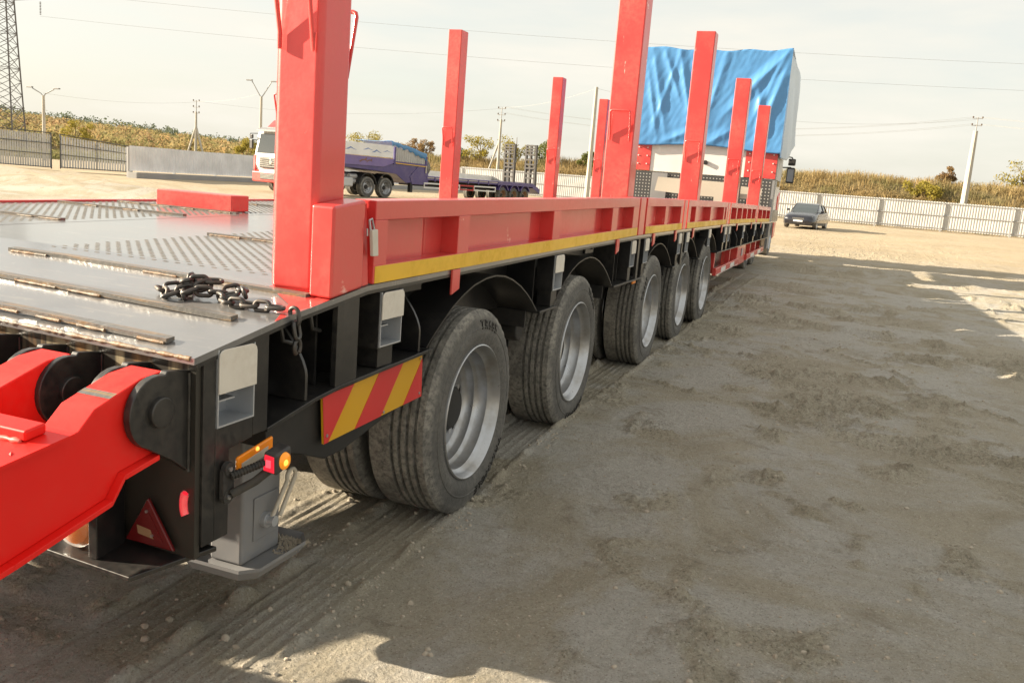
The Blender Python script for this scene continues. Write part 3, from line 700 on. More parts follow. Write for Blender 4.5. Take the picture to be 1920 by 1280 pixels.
# side of the tail: flange, web, gussets, stake pockets
FND = [3.69, 5.32, 7.58, 9.10, 10.61]
def sidework():
    mb = MB(); ribbon(mb, -1.78, -1.765, [1.95]+KY[1:9]+[18.9], -.33, -.019); mb.build('side_web', 'black', TR)
    mb = MB(); ribbon(mb, XO-.014, XO-.0005, [1.79]+KY[1:9]+[18.9], -.030, -.0185); mb.build('deck_edge', 'black', TR)
    spans = [(2.10, 3.19), (4.54, 4.84), (6.17, 7.10), (8.42, 8.60), (9.94, 10.12), (11.45, 18.9)]
    for a, b in spans:
        mb = MB(); ys = [a]+[k for k in (2.35, 2.5, 3.16, 6, 12, 14, 16) if a < k < b]+[b]; ribbon(mb, -1.80, XO-.002, ys, -.014, 0, zf); mb.build('lower_flange', 'black', TR, bevel=.002)
    # flush upright and straight ribs
    for y0, y1 in [(2.465, 2.60), (6.84, 6.90), (8.80, 8.86), (12.22, 12.28)]:
        mb = MB(); mb.hexa([(-1.545, y0, zf(y0)+.001), (XO-.003, y0, zf(y0)+.001), (XO-.003, y1, zf(y1)+.001), (-1.545, y1, zf(y1)+.001), (-1.545, y0, zt(y0)-.031), (XO-.003, y0, zt(y0)-.031), (XO-.003, y1, zt(y1)-.031), (-1.545, y1, zt(y1)-.031)]); mb.build('upright_plate', 'black', TR, bevel=.002)
    for y in (2.16, 2.46, 2.62, 2.70, 2.96, 4.62, 6.42, 6.52, 8.48, 9.0, 10.0, 12.0, 12.6, 13.3, 14.0, 14.6, 15.3, 15.75, 16.4, 17.0, 17.6, 18.2):
        mb = MB(); mb.box(-1.764, -1.60, y-.006, y+.006, zf(y)+.001, zt(y)-.019); mb.build('rib', 'black', TR)
    def curved(y, x1=-1.535):
        z0, z1 = zf(y)+.001, zt(y)-.035; h = z1-z0; poly = [(-1.764, z0), (x1, z0), (x1, z0+h*.30)]
        for t in np.linspace(.1, 1, 7): poly.append((x1-.135*t**1.6, z0+h*(.30+.70*t)))
        poly.append((-1.764, z1))
        mb = MB(); mb.prism(poly, 'y', y-.007, y+.007); mb.build('gusset', 'black', TR, bevel=.002)
    for y in (2.315, 3.10, 12.75, 13.6, 14.45, 15.1, 16.7, 17.3, 18.0): curved(y)
    # black skirt box and chevron board under the flange
    mb = MB(); mb.prism([(2.16, .715), (3.18, .78), (3.18, .60), (2.62, .505), (2.50, .505), (2.17, .63)], 'x', -1.70, -1.575); mb.build('skirt_plate', 'black_matt', TR, bevel=.004)
    b = MB(); P4 = [(2.437, .742), (3.167, .768), (3.178, .592), (2.455, .573)]; b.prism(P4, 'x', -1.56, -1.552); bo = b.build('chevron_board', 'yellow_print', TR)
    L0, L1 = P4[0], P4[1]; B0, B1 = P4[3], P4[2]
    lerp = lambda a, c, t: (a[0]+(c[0]-a[0])*t, a[1]+(c[1]-a[1])*t)
    sh = .24
    for t0, t1 in [(-.20, .055+.22-.0), (.515, .775), (1.02, 1.30)]:
        # slanted band clipped to the board: top edge leads the bottom edge
        def clip(t): return max(0, min(1, t))
        a0, a1, c0, c1 = t0, t1, t0-sh, t1-sh; poly = []
        S_ = [(a0, 1), (a1, 1), (c1, 0), (c0, 0)]
        def pos(t, v): return lerp(lerp(B0, B1, t), lerp(L0, L1, t), v)
        out = []
        n = 4
        def inside(p, side): return p[0] >= 0 if side == 0 else p[0] <= 1
        pol = S_
        for side in (0, 1):
            res = []
            for i in range(len(pol)):
                p, q = pol[i], pol[(i+1) % len(pol)]; lim = 0 if side == 0 else 1
                if inside(p, side): res.append(p)
                if inside(p, side) != inside(q, side):
                    u = (lim-p[0])/(q[0]-p[0]); res.append((lim, p[1]+(q[1]-p[1])*u))
            pol = res
        if len(pol) >= 3:
            s_ = MB(); s_.prism([pos(*p) for p in pol], 'x', -1.5518, -1.5505); q = s_.build('red_stripe', 'red_print', None, fixn=True); q.parent = bo
    s_ = MB()
    for y, z in [(3.15, .755), (3.155, .61), (2.86, .595), (2.47, .60)]: s_.cyl((-1.5505, y, z), (-1.548, y, z), .006, 10)
    q = s_.build('rivet', 'bolt', None); q.parent = bo
sidework()
def pocket(y0, y1, ztop, zbot, xf=XO+.002, big=False):
    o = empty('stake_pocket', parent=TR); o.matrix_parent_inverse = Matrix.Translation(-TR.location)
    t = .005; zm = ztop-(ztop-zbot)*(.56 if big else .50); xi = xf-.10
    mb = MB(); mb.box(xi, xf, y0, y0+t, zbot, ztop); mb.box(xi, xf, y1-t, y1, zbot, ztop); mb.box(xi, xf, y0+t, y1-t, zbot, zbot+t); mb.box(xi, xi+t, y0+t, y1-t, zbot+t, ztop)
    q = mb.build('pocket_frame', 'galv', None); q.parent = o
    mb = MB(); e = .005; mb.box(xi-.002, xf-.006, y0-e, y0-.0005, zbot-e, ztop); mb.box(xi-.002, xf-.006, y1+.0005, y1+e, zbot-e, ztop); mb.box(xi-.002, xf-.006, y0-.0004, y1+.0004, zbot-e, zbot-.0005); mb.box(xi-.006, xi-.0025, y0-e, y1+e, zbot-e, ztop); q = mb.build('pocket_shell', 'black', None); q.parent = o
    mb = MB(); mb.hexa([(xi+.01, y0+t, zm-.035), (xf-.03, y0+t, zm-.035), (xf-.03, y1-.05, zm-.035), (xi+.01, y1-.05, zm-.035), (xi+.01, y0+t, zm-.030), (xf-.03, y0+t, zm-.030), (xf-.03, y1-.05, zm-.030), (xi+.01, y1-.05, zm-.030)]); q = mb.build('pocket_tongue', 'galv', None); q.parent = o
    r = .022; poly = [(y0-.001, zm), (y1+.001, zm), (y1+.001, ztop-r)]+[(y1+.001-r+r*math.cos(R(a)), ztop-r+r*math.sin(R(a))) for a in (30, 60, 90)]+[(y0-.001+r+r*math.cos(R(a)), ztop-r+r*math.sin(R(a))) for a in (90, 120, 150, 180)]
    mb = MB(); mb.prism(poly, 'x', xf+.001, xf+.007); q = mb.build('pocket_cover', 'cover', None, bevel=.002); q.parent = o
    return o
pocket(1.872, 2.030, .992, .775, xf=XO+.001, big=True)
for y0, y1 in [(2.745, 2.905), (4.73, 4.88), (6.585, 6.72), (7.06, 7.20), (8.56, 8.70), (8.99, 9.14), (10.50, 10.66), (11.90, 12.08), (12.32, 12.48), (14.08, 14.26), (15.85, 16.05), (17.4, 17.56)]:
    pocket(y0, y1, zt(y0)-.034, zt(y0)-.235)
    m_ = (y0+y1)/2; mb = MB(); mb.box(-1.62, -1.535, y0+.02, y1-.03, zf(m_)+.001, zt(y0)-.236); mb.build('pocket_foot', 'black', TR, bevel=.002)
# fenders
FP = [(-.52, .797), (-.45, .845), (-.37, .893), (-.29, .937), (-.18, .982), (-.06, 1.016), (.07, 1.035), (.19, 1.039), (.31, 1.027), (.42, 1.001), (.54, .960), (.65, .909), (.74, .858), (.83, .797)]
def fender(c):
    mb = MB(); n = len(FP); x0, x1 = -2.20, -1.535; v = []
    nor = []
    for i in range(n):
        a, b = FP[max(0, i-1)], FP[min(n-1, i+1)]; d = Vector((b[0]-a[0], b[1]-a[1])).normalized(); nor.append((-d.y, d.x))
    for x in (x0, x1):
        for off in (0, .007):
            for (p, q) in zip(FP, nor): v.append((x, c+p[0]+q[0]*off, p[1]+q[1]*off))
    f = []
    for i in range(n-1):
        f += [(n+i, 3*n+i, 3*n+i+1, n+i+1), (i, i+1, 2*n+i+1, 2*n+i), (2*n+i, 2*n+i+1, 3*n+i+1, 3*n+i), (i+1, i, n+i, n+i+1)]
    f += [(0, 2*n, 3*n, n), (n-1, 2*n-1, 4*n-1, 3*n-1)]
    mb.add(v, f); o = mb.build('fender', 'black', TR, smooth=50, fixn=True)
    mb = MB(); a = FP[-1]; mb.box(-2.1, -1.60, c+.826, c+.838, .70, .79); q = mb.build('mud_edge', 'black_matt', None); q.parent = o
for c in FND: fender(c)
# side marker lamps, red hinge tabs, bolts
for y in (6.93, 8.97):
    o = MB(); o.box(-1.60, -1.56, y-.055, y+.055, .745, .80); h = o.build('marker_lamp', 'plastic', TR, bevel=.006)
    l = MB(); l.box(-1.559, -1.545, y-.05, y+.05, .75, .795); q = l.build('lens', 'lens_amber', None, bevel=.008); q.parent = h
for y in (3.36, 6.12, 7.35, 8.35, 9.35, 11.55, 13.2, 15.2, 16.9):
    mb = MB(); mb.hexa([(-1.519, y-.038, zt(y)-.105), (-1.509, y-.038, zt(y)-.105), (-1.509, y+.038, zt(y)-.085), (-1.519, y+.038, zt(y)-.085), (-1.519, y-.038, zt(y)-.0), (-1.509, y-.038, zt(y)-.0), (-1.509, y+.038, zt(y)-.0), (-1.519, y+.038, zt(y)-.0)]); mb.build('hinge_tab', 'red', TR, bevel=.002)
for y, z in [(3.20, 1.065), (5.85, 1.09), (7.95, 1.09), (9.45, 1.09)]:
    mb = MB(); mb.tube([(-1.64, y, z), (-1.615, y, z)], .020, 14); mb.tube([(-1.615, y, z), (-1.60, y, z)], .012, 6); mb.box(-1.66, -1.64, y-.10, y+.10, z-.05, z+.045); mb.build('bolt_plate', 'black', TR, bevel=.003)
for y in (2.24, 2.40): # grab hooks under the tail edge
    mb = MB(); mb.tube([(-1.60, y, zt(y)-.02), (-1.585, y, zt(y)-.06), (-1.585, y+.012, zt(y)-.10), (-1.58, y+.05, zt(y)-.112)], .0075, 8); mb.build('rope_hook', 'black', TR, smooth=40)

# side boards
def board(y0, y1, ups, H=.292):
    root = empty('side_board', parent=TR); root.matrix_parent_inverse = Matrix.Translation(-TR.location)
    def P(n, mb, m, **k): o = mb.build(n, m, None, **k); o.parent = root; return o
    a, b = zt(y0), zt(y1); f = lambda y: a+(b-a)*(y-y0)/(y1-y0)
    xi, xf = -1.60, XO+.008
    P('top_rail', slab(MB(), xi, xf, y0, y1, H-.068, H, f), 'red', bevel=.004)
    P('bottom_rail', slab(MB(), xi, xf, y0, y1, .004, .068, f), 'red', bevel=.004)
    for (u0, u1) in ups: P('board_upright', slab(MB(), xi+.001, xf-.001, u0, u1, .066, H-.066, f), 'red', bevel=.003)
    for (p, q) in zip(ups[:-1], ups[1:]):
        w0, w1 = p[1], q[0]; s = w1-w0; ks = min(.16, s*.3)
        mb = MB()
        st = [(w0-.002, -1.575), (w1-ks-.05, -1.575), (w1-ks, -1.592), (w1+.002, -1.592)]
        for (ya, xa), (yb, xb) in zip(st[:-1], st[1:]):
            mb.hexa([(xa-.004, ya, f(ya)+.06), (xa, ya, f(ya)+.06), (xb, yb, f(yb)+.06), (xb-.004, yb, f(yb)+.06), (xa-.004, ya, f(ya)+H-.06), (xa, ya, f(ya)+H-.06), (xb, yb, f(yb)+H-.06), (xb-.004, yb, f(yb)+H-.06)])
        P('infill_panel', mb, 'red')
    P('yellow_tape', slab(MB(), xf, xf+.0015, y0+.008, y1-.01, .006, .066, f), 'yellow_tape')
    return root
def ups(y0, y1, n, e=.09, w=.11):
    c = np.linspace(y0+e/2, y1-e/2, n); return [(t-(e if i in (0, n-1) else w)/2, t+(e if i in (0, n-1) else w)/2) for i, t in enumerate(c)]
board(2.665, 6.70, [(2.665, 2.755), (3.36, 3.475), (4.62, 4.75), (5.90, 6.05), (6.52, 6.70)])
board(6.98, 8.62, [(6.98, 7.10), (7.74, 7.86), (8.50, 8.62)])
board(8.90, 11.92, [(8.90, 9.06), (9.36, 9.55), (10.42, 10.58), (11.55, 11.66), (11.80, 11.92)])
board(12.24, 15.72, ups(12.24, 15.72, 6)); board(16.02, 18.6, ups(16.02, 18.6, 4))
for (y0, y1) in [(6.75, 6.93), (8.68, 8.85), (11.98, 12.18), (15.78, 15.96)]:
    mb = MB(); slab(mb, -1.64, XO+.006, y0, y1, -.0, .292); mb.build('short_post', 'red', TR, bevel=.006)
# the other side, seen only as an edge
mb = MB(); ribbon(mb, XL-.004, XL+.05, [1.9]+KY[1:9]+[18.9], .001, .012); mb.build('edge_strip', 'red', TR)
# corner block with folded flap and padlock latch
mb = MB(); slab(mb, -1.600, XO+.006, 2.405, 2.600, .004, .300); mb.build('corner_block', 'red', TR, bevel=.010, bseg=3)
mb = MB(); mb.hexa([(-1.60, 2.606, zt(2.6)+.004), (-1.535, 2.605, zt(2.6)+.004), (-1.525, 2.652, zt(2.65)+.004), (-1.60, 2.652, zt(2.65)+.004), (-1.60, 2.63, zt(2.6)+.28), (-1.545, 2.63, zt(2.6)+.28), (-1.545, 2.655, zt(2.65)+.28), (-1.60, 2.655, zt(2.65)+.28)]); mb.build('corner_flap', 'red', TR)
la = empty('board_latch', parent=TR); la.matrix_parent_inverse = Matrix.Translation(-TR.location)
mb = MB(); mb.hexa([(-1.51, 2.632, 1.205), (-1.497, 2.632, 1.205), (-1.497, 2.668, 1.205), (-1.51, 2.668, 1.205), (-1.505, 2.610, 1.295), (-1.492, 2.610, 1.295), (-1.492, 2.648, 1.297), (-1.505, 2.648, 1.297)]); q = mb.build('latch_lever', 'cover', None, bevel=.002); q.parent = la
mb = MB(); mb.tube([(-1.502, 2.615, 1.29), (-1.505, 2.608, 1.328), (-1.505, 2.625, 1.332), (-1.502, 2.640, 1.292)], .004, 8); mb.tube([(-1.507, 2.603, 1.275), (-1.507, 2.600, 1.30)], .003, 6); q = mb.build('latch_wire', 'galv', None, smooth=40); q.parent = la
# lamps on the tail corner
def lamps():
    mb = MB(); mb.hexa([(-1.517, 1.945, .628), (-1.505, 1.945, .628), (-1.505, 2.108, .652), (-1.517, 2.108, .652), (-1.517, 1.945, .675), (-1.505, 1.945, .675), (-1.505, 2.108, .699), (-1.517, 2.108, .699)]); o = mb.build('side_marker', 'lens_amber', TR, bevel=.006)
    mb = MB(); mb.hexa([(-1.5045, 1.960, .634), (-1.503, 1.960, .634), (-1.503, 2.080, .652), (-1.5045, 2.080, .652), (-1.5045, 1.960, .655), (-1.503, 1.960, .655), (-1.503, 2.080, .675), (-1.5045, 2.080, .675)]); q = mb.build('marker_film', 'beige', None); q.parent = o
    mb = MB(); mb.lathe([(0, .007), (.004, .005), (.006, .0005)], 'x', c=(-1.5045, 2.030, .680), seg=12); q = mb.build('marker_bulb', 'lens_amber_lit', None, smooth=60); q.parent = o
    st = empty('stalk_lamp', parent=TR); st.matrix_parent_inverse = Matrix.Translation(-TR.location)
    def P(n, mb, m, **k): o = mb.build(n, m, None, **k); o.parent = st
    mb = MB(); mb.tube([(-1.515, 1.90, .575), (-1.500, 1.90, .575)], .020, 16); mb.tube([(-1.515, 1.905, .655), (-1.500, 1.905, .655)], .020, 16); mb.box(-1.516, -1.503, 1.881, 1.926, .575, .655); P('lamp_base', mb, 'plastic', smooth=40)
    mb = MB(); p0, p1 = Vector((-1.497, 1.905, .582)), Vector((-1.445, 2.035, .640)); mb.tube([p0, p0.lerp(p1, .5)+Vector((.006, 0, -.004)), p1], .0125, 12); p0b, p1b = Vector((-1.497, 1.908, .635)), Vector((-1.445, 2.02, .662)); mb.tube([p0b, p1b], .009, 12); P('lamp_arm', mb, 'rubber_hose', smooth=40)
    mb = MB()
    for i in range(15):
        t = i/14; c = p0b.lerp(p1b, t); d = (p1b-p0b).normalized()*.0022; mb.tube([c-d, c+d], .0115, 10)
    P('arm_ribs', mb, 'rubber_hose')
    mb = MB(); mb.hexa([(-1.462, 1.995, .628), (-1.412, 1.997, .622), (-1.415, 2.075, .634), (-1.465, 2.075, .640), (-1.458, 1.995, .690), (-1.416, 1.997, .684), (-1.418, 2.075, .694), (-1.461, 2.075, .700)]); P('lamp_housing', mb, 'plastic', bevel=.009, bseg=3)
    mb = MB(); mb.hexa([(-1.456, 1.9925, .634), (-1.420, 1.9935, .630), (-1.420, 1.998, .630), (-1.456, 1.998, .634), (-1.453, 1.9925, .682), (-1.422, 1.9935, .678), (-1.422, 1.998, .678), (-1.453, 1.998, .682)]); P('rear_lens', mb, 'lens_red_lit', bevel=.003)
    mb = MB(); mb.box(-1.447, -1.430, 1.9905, 1.993, .645, .668); P('rear_bulb', mb, 'lens_red_glow', bevel=.001)
    mb = MB(); mb.lathe([(0, .026), (.006, .024), (.010, .014), (.011, .0005)], 'x', c=(-1.416, 2.036, .658), seg=20); P('side_lens', mb, 'lens_amber_soft', smooth=60)
    mb = MB(); mb.lathe([(.010, .010), (.014, .007), (.0145, .0005)], 'x', c=(-1.416, 2.030, .656), seg=12); P('side_bulb', mb, 'lens_amber_lit', smooth=60)
    mb = MB()
    for y, z in ((1.900, .575), (1.905, .655)): mb.tube([(-1.50, y, z), (-1.495, y, z)], .007, 6)
    P('lamp_bolt', mb, 'bolt')
    # crescent marker, round indicator, warning triangle
    pts = [(-1.5545+.010*math.cos(R(a)), 1.795, .577+.033*math.sin(R(a))) for a in np.linspace(110, 250, 9)]
    mb = MB(); mb.tube([(p[0], p[1]+.002, p[2]) for p in pts], .012, 8); o = mb.build('crescent_marker', 'clear_film', TR, smooth=60)
    mb = MB(); mb.tube(pts, .0085, 8); q = mb.build('crescent_lens', 'lens_red_lit', None, smooth=60); q.parent = o
    mb = MB(); mb.prism([(-1.588, .436), (-1.758, .436), (-1.679, .572)], 'y', 1.786, 1.798); tb = mb.build('warning_triangle', 'reflector_red', TR, bevel=.004, fixn=True)
    mb = MB(); mb.prism([(-1.622, .455), (-1.726, .455), (-1.678, .540)], 'y', 1.7845, 1.786); q = mb.build('triangle_field', 'reflector_red', None, fixn=True); q.parent = tb
    mb = MB(); mb.prism([(-1.655, .460), (-1.708, .466), (-1.712, .490), (-1.665, .484)], 'y', 1.7828, 1.7838); q = mb.build('peeling_sticker', 'wood', None, fixn=True); q.parent = tb
    mb = MB()
    for x, z in ((-1.678, .535), (-1.660, .468)): mb.tube([(x, 1.7845, z), (x, 1.780, z)], .004, 8)
    q = mb.build('rivet', 'bolt', None); q.parent = tb
    mb = MB(); mb.box(-1.80, -1.77, 1.70, 1.80, .405, .70); mb.build('lamp_guard', 'black', TR, bevel=.003)
    mb = MB(); mb.lathe([(0, .060), (-.02, .062), (-.035, .050), (-.038, .0005)], 'y', c=(-1.878, 1.75, .468), seg=24); o = mb.build('indicator_lamp', 'clear_film', TR, smooth=60)
    mb = MB(); mb.lathe([(0, .045), (-.018, .045), (-.024, .030), (-.025, .0005)], 'y', c=(-1.878, 1.748, .468), seg=24); q = mb.build('indicator_lens', 'lens_amber', None, smooth=60); q.parent = o
    mb = MB(); mb.box(-1.97, -1.80, 1.765, 1.775, .41, .60); mb.build('indicator_plate', 'galv', TR)
lamps()
# support leg, wound up clear of the ground
def leg(xo, s):
    root = empty('support_leg', parent=TR); root.matrix_parent_inverse = Matrix.Translation(-TR.location)
    def P(n, mb, m, **k): o = mb.build(n, m, None, **k); o.parent = root; return o
    x0, x1 = sorted((xo, xo+s*.13)); ya, yb = 2.225, 2.43
    P('leg_tube', MB().box(x0, x1, ya, yb, .187, .79), 'grey_leg', bevel=.012, bseg=3)
    mb = MB(); fx0, fx1 = sorted((xo-s*.075, xo+s*.19)); yc = 2.33
    poly = [(fx0+.04, 2.165), (fx1-.04, 2.165), (fx1, 2.21), (fx1, 2.44), (fx1-.04, 2.49), (fx0+.04, 2.49), (fx0, 2.44), (fx0, 2.21)]
    mb.prism(poly, 'z', .172, .186); P('foot_plate', mb, 'grey_leg', bevel=.003)
    mb = MB(); n = len(poly); cxm = (fx0+fx1)/2
    for i in range(n):
        a, b = poly[i], poly[(i+1) % n]; ex = lambda p: (cxm+(p[0]-cxm)*1.14, yc+(p[1]-yc)*1.10)
        A, B = ex(a), ex(b); mb.hexa([(a[0], a[1], .173), (b[0], b[1], .173), (B[0], B[1], .204), (A[0], A[1], .204), (a[0], a[1], .185), (b[0], b[1], .185), (B[0], B[1], .216), (A[0], A[1], .216)])
    P('foot_lip', mb, 'grey_leg', fixn=True)
    mb = MB(); mb.tube([(xo, 2.335, .318), (xo-s*.022, 2.335, .318)], .026, 20); P('pivot_boss', mb, 'galv', smooth=40)
    mb = MB(); mb.tube([(xo-s*.0225, 2.335, .318), (xo-s*.048, 2.335, .318)], .018, 18); P('pivot_pin', mb, 'galv', smooth=40)
    pts = [(xo-s*.036, 2.332, .328)]
    for a in np.linspace(205, -25, 12): pts.append((xo-s*.036, 2.437+.024*math.cos(R(a)), .447+.024*math.sin(R(a))))
    pts.append((xo-s*.036, 2.378, .322)); mb = MB(); mb.tube(pts, .0075, 10); P('lever_handle', mb, 'beige', smooth=50)
    mb = MB(); a, b = sorted((xo-s*.0005, xo-s*.005)); mb.box(a, b, 2.28, 2.41, .255, .405); P('side_lug', mb, 'grey_leg', bevel=.004)
leg(-1.70, -1); leg(2*XC+1.70, 1)
fs = MB()
for i in range(900):
    x = -1.735+random.uniform(-.13, .12); y = 2.45+random.gauss(0, .035); s = random.uniform(.002, .006)
    if (x < -1.69 and y < 2.435) or not 2.24 < y < 2.50: continue
    z = .186+max(0, .016-abs(y-2.455)*.2)*random.random(); fs.add([(x-s, y-s, z), (x+s, y-s, z), (x, y+s, z), (x, y, z+s*1.6)], [(0, 1, 3), (1, 2, 3), (2, 0, 3)])
o = fs.build('gravel_on_foot', 'clod', None); tag(o, 'fine gravel spilled on the foot plate of the grey support leg', 'gravel', kind='stuff')
# axles, frame beams, wheels
for x in (-2.75, -3.67):
    mb = MB(); mb.box(x-.10, x+.10, 2.0, 18.8, .62, .64); mb.box(x-.012, x+.012, 2.0, 18.8, .64, .98); mb.build('frame_beam', 'black_matt', TR)
for c in FND:
    mb = MB(); mb.tube([(-4.75, c, .455), (-1.72, c, .455)], .07, 12); mb.build('axle', 'black_matt', TR, smooth=40)
    mb = MB(); mb.box(-2.32, -2.22, c-.45, c+.45, .56, .66); mb.build('leaf_spring', 'black_matt', TR)
    zw = .455-(.046 if c == FND[0] else .012 if c == FND[1] else 0)
    put_wheel(TR, -1.520, c+.02, zw, letters=True, spin=0 if c == FND[0] else random.uniform(0, 6.28))
    put_wheel(TR, -1.865, c+.02, zw, full=False)
    put_wheel(TR, 2*XC+1.555, c, .455, mirror=True, full=False); put_wheel(TR, 2*XC+1.895, c, .455, mirror=True, full=False)
mb = MB(); mb.tube([(-1.90, 4.62, .66), (-1.66, 4.62, .66)], .06, 16); mb.build('air_chamber', 'black_matt', TR, smooth=40, bevel=.012)
mb = MB(); ribbon(mb, XL+.02, -1.80, [1.97]+KY[1:9], -.09, -.06); mb.build('deck_underframe', 'black_matt', TR)
for c in FND:
    mb = MB(); mb.tube([(-2.30, c+.30, .60), (-2.30, c+.62, .60)], .075, 16); mb.build('brake_chamber', 'black_matt', TR, smooth=40, bevel=.015)
    for k in range(2):
        x = -1.98-.05*k; mb = MB(); mb.tube([(x, c+.72, .86), (x+.01, c+.78, .74), (x-.06, c+.80, .64-.03*k), (x-.16, c+.72, .62), (x-.26, c+.62, .63)], .010, 8); mb.build('air_hose', 'rubber_hose', TR, smooth=50)
mb = MB(); mb.tube([(-1.775+.012, y, zf(y)+.05-.012*math.sin(y*2.1)**2) for y in np.arange(2.15, 3.1, .06)], .007, 8); mb.build('wiring_loom', 'rubber_hose', TR, smooth=50)
# front underside: guard rail, tool box
def frontside():
    for y0, y1 in [(11.75, 14.2), (15.4, 18.5)]:
        r = MB(); r.box(-1.60, -1.55, y0, y1, .455, .555); o = r.build('guard_rail', 'red', TR, bevel=.006)
        n = 5 if y0 < 13 else 5
        for i in range(n):
            a = y0+(y1-y0)*i/n; b = y0+(y1-y0)*(i+1)/n; t = MB(); t.box(-1.549, -1.5475, a+.01, b-.01, .475, .535); q = t.build('tape', 'white_tape' if i % 2 == 1 else 'red_tape', None); q.parent = o
        l = MB(); l.box(-1.5472, -1.546, y0+.05, y1-.02, .462, .470); q = l.build('white_line', 'white_tape', None); q.parent = o
    mb = MB(); mb.box(-1.86, -1.58, 14.25, 15.35, .42, .73); tb = mb.build('tool_box', 'red', TR, bevel=.012)
    mb = MB(); mb.box(-1.579, -1.565, 14.75, 14.86, .56, .68); q = mb.build('box_catch', 'galv', None, bevel=.003); q.parent = tb
    for y in (11.9, 13.5, 16.4, 17.3, 18.2):
        mb = MB(); mb.box(-1.68, -1.605, y-.035, y+.035, .47, .77); mb.build('rail_hanger', 'red', TR, bevel=.004)
    mb = MB(); mb.box(-1.95, -1.70, 12.2, 13.3, .45, .74); mb.build('battery_box', 'black', TR, bevel=.01)
    mb = MB(); mb.tube([(-1.9, 17.0, .50), (-1.9, 18.0, .50)], .14, 20); mb.build('air_tank', 'yellow_print', TR, smooth=40)
    mb = MB(); mb.prism([(17.9, .74), (18.7, .72), (18.72, .55), (18.1, .58)], 'x', -1.58, -1.565); mb.build('mud_flap', 'wood', TR)
frontside()
# gooseneck head with checker plate, red lamp panels, white centre, steel sheets
def head():
    Y = 20.0
    mb = MB(); mb.box(-4.76, -1.63, Y, Y+.05, .95, 1.92); mb.build('head_plate', 'checker', TR)
    mb = MB(); mb.box(-4.30, -3.95, Y-.03, Y-.002, 1.12, 1.90); mb.build('head_post', 'grey_paint', TR, bevel=.004)
    for x0, x1 in ((-4.74, -4.38), (-2.29, -1.62)):
        mb = MB(); mb.box(x0, x1, Y-.012, Y+.04, 1.935, 2.62); o = mb.build('lamp_panel', 'red', TR, bevel=.006)
        for zz in (2.08, 2.26, 2.44):
            for xx in (x0+.08, x1-.08):
                b = MB(); b.tube([(xx, Y-.013, zz), (xx, Y-.028, zz)], .015, 10); q = b.build('panel_bolt', 'white', None); q.parent = o
    mb = MB(); mb.box(-4.375, -2.295, Y+.01, Y+.05, 1.93, 2.62); mb.build('centre_panel', 'white', TR)
    mb = MB(); mb.tube([(-3.14, Y-.0, 2.19), (-3.14, Y-.05, 2.19)], .05, 16); mb.build('cable_socket', 'black', TR, smooth=40)
    mb = MB(); mb.prism([(Y-.001+.06, 1.92), (Y+1.4, 1.92), (Y+1.4, 2.6), (Y+.06, 2.6)], 'x', -1.66, -1.60); mb.build('head_side', 'white_dirty', TR)
    mb = MB(); mb.box(-4.7, -1.7, Y+.06, Y+3.2, .98, 1.25); mb.build('gooseneck_beam', 'black', TR)
    mb = MB(); mb.box(-1.645, -1.60, Y-.25, Y+.2, .45, 1.9); mb.build('side_plate', 'grey_paint', TR)
    for (x0, x1, y, z0, z1) in [(-4.12, -2.28, 19.45, 1.40, 1.80), (-2.26, -1.83, 19.62, 1.34, 1.74)]: pass
    s = [('wide', [(-4.10, 1.50), (-4.05, 1.80), (-2.28, 1.78), (-2.30, 1.10), (-2.80, 1.10), (-2.80, 1.46), (-3.30, 1.46)], 19.45), ('narrow', [(-2.27, 1.47), (-2.27, 1.73), (-1.83, 1.71), (-1.84, 1.08), (-2.08, 1.08), (-2.08, 1.47)], 19.60)]
    for n, poly, y in s:
        mb = MB(); mb.prism(poly, 'y', y, y+.012); mb.build('steel_sheet', 'beige', TR, fixn=True)
head()

# ------------------------------------------------------------------ stakes standing in the deck
def stake(x0, x1, y0, y1, zb, ztp, label, hside=1, big=False):
    root = empty('stake_post', ((x0+x1)/2, (y0+y1)/2, zb)); tag(root, label, 'stake', 'red stakes along the trailer')
    cx, cy_ = (x0+x1)/2, (y0+y1)/2; hx, hy, h = (x1-x0)/2, (y1-y0)/2, ztp-zb
    mb = MB(); mb.box(-hx, hx, -hy, hy, .002, h); mb.build('post_tube', 'red', root, bevel=.024 if big else .012, bseg=4)
    def handle(zh, side, d):
        s = MB(); w = hx*.72; yy = -hy-.012
        if side == 'y': pts = [(-w, yy, zh-d), (-w*1.02, yy-.045, zh), (w*1.02, yy-.045, zh), (w, yy, zh-d)]
        else: pts = [(-w, hy+.012, zh-d), (-w*1.02, hy+.06, zh), (w*1.02, hy+.06, zh), (w, hy+.012, zh-d)]
        P = []
        for i, p in enumerate(pts):
            if i in (1, 2):
                a, b = Vector(pts[i-1]), Vector(pts[i+1]); q = Vector(p); P += [q+(a-q).normalized()*.018, q+(a-q).normalized()*.005+(b-q).normalized()*.005, q+(b-q).normalized()*.018]
            else:
                q = Vector(p); P += [q+Vector((0, 0, -.05)), q]
        s.tube(P, .0075, 8); s.build('handle', 'red', root, smooth=50)
    if big: handle(1.02, 'y', .20); handle(.93, 'b', .17)
    else: handle(.93, 'y', .17)
    return root
stake(-1.775, -1.603, 2.435, 2.615, zt(2.45), 3.30, 'thick red stake post nearest the camera, beside the black chain', big=True)
def stk(x0, x1, y, label, dz=2.10): return stake(x0, x1, y, y+.20, zt(y), zt(y)+dz, label)
RX = (-1.835, -1.62)
stk(*RX, 6.72, 'red stake post cut off by the picture top, just left of the blue tarp')
stk(*RX, 10.0, 'tallest red stake post in front of the middle of the blue tarp')
stk(*RX, 13.62, 'red stake post before the right half of the blue tarp, second from the right')
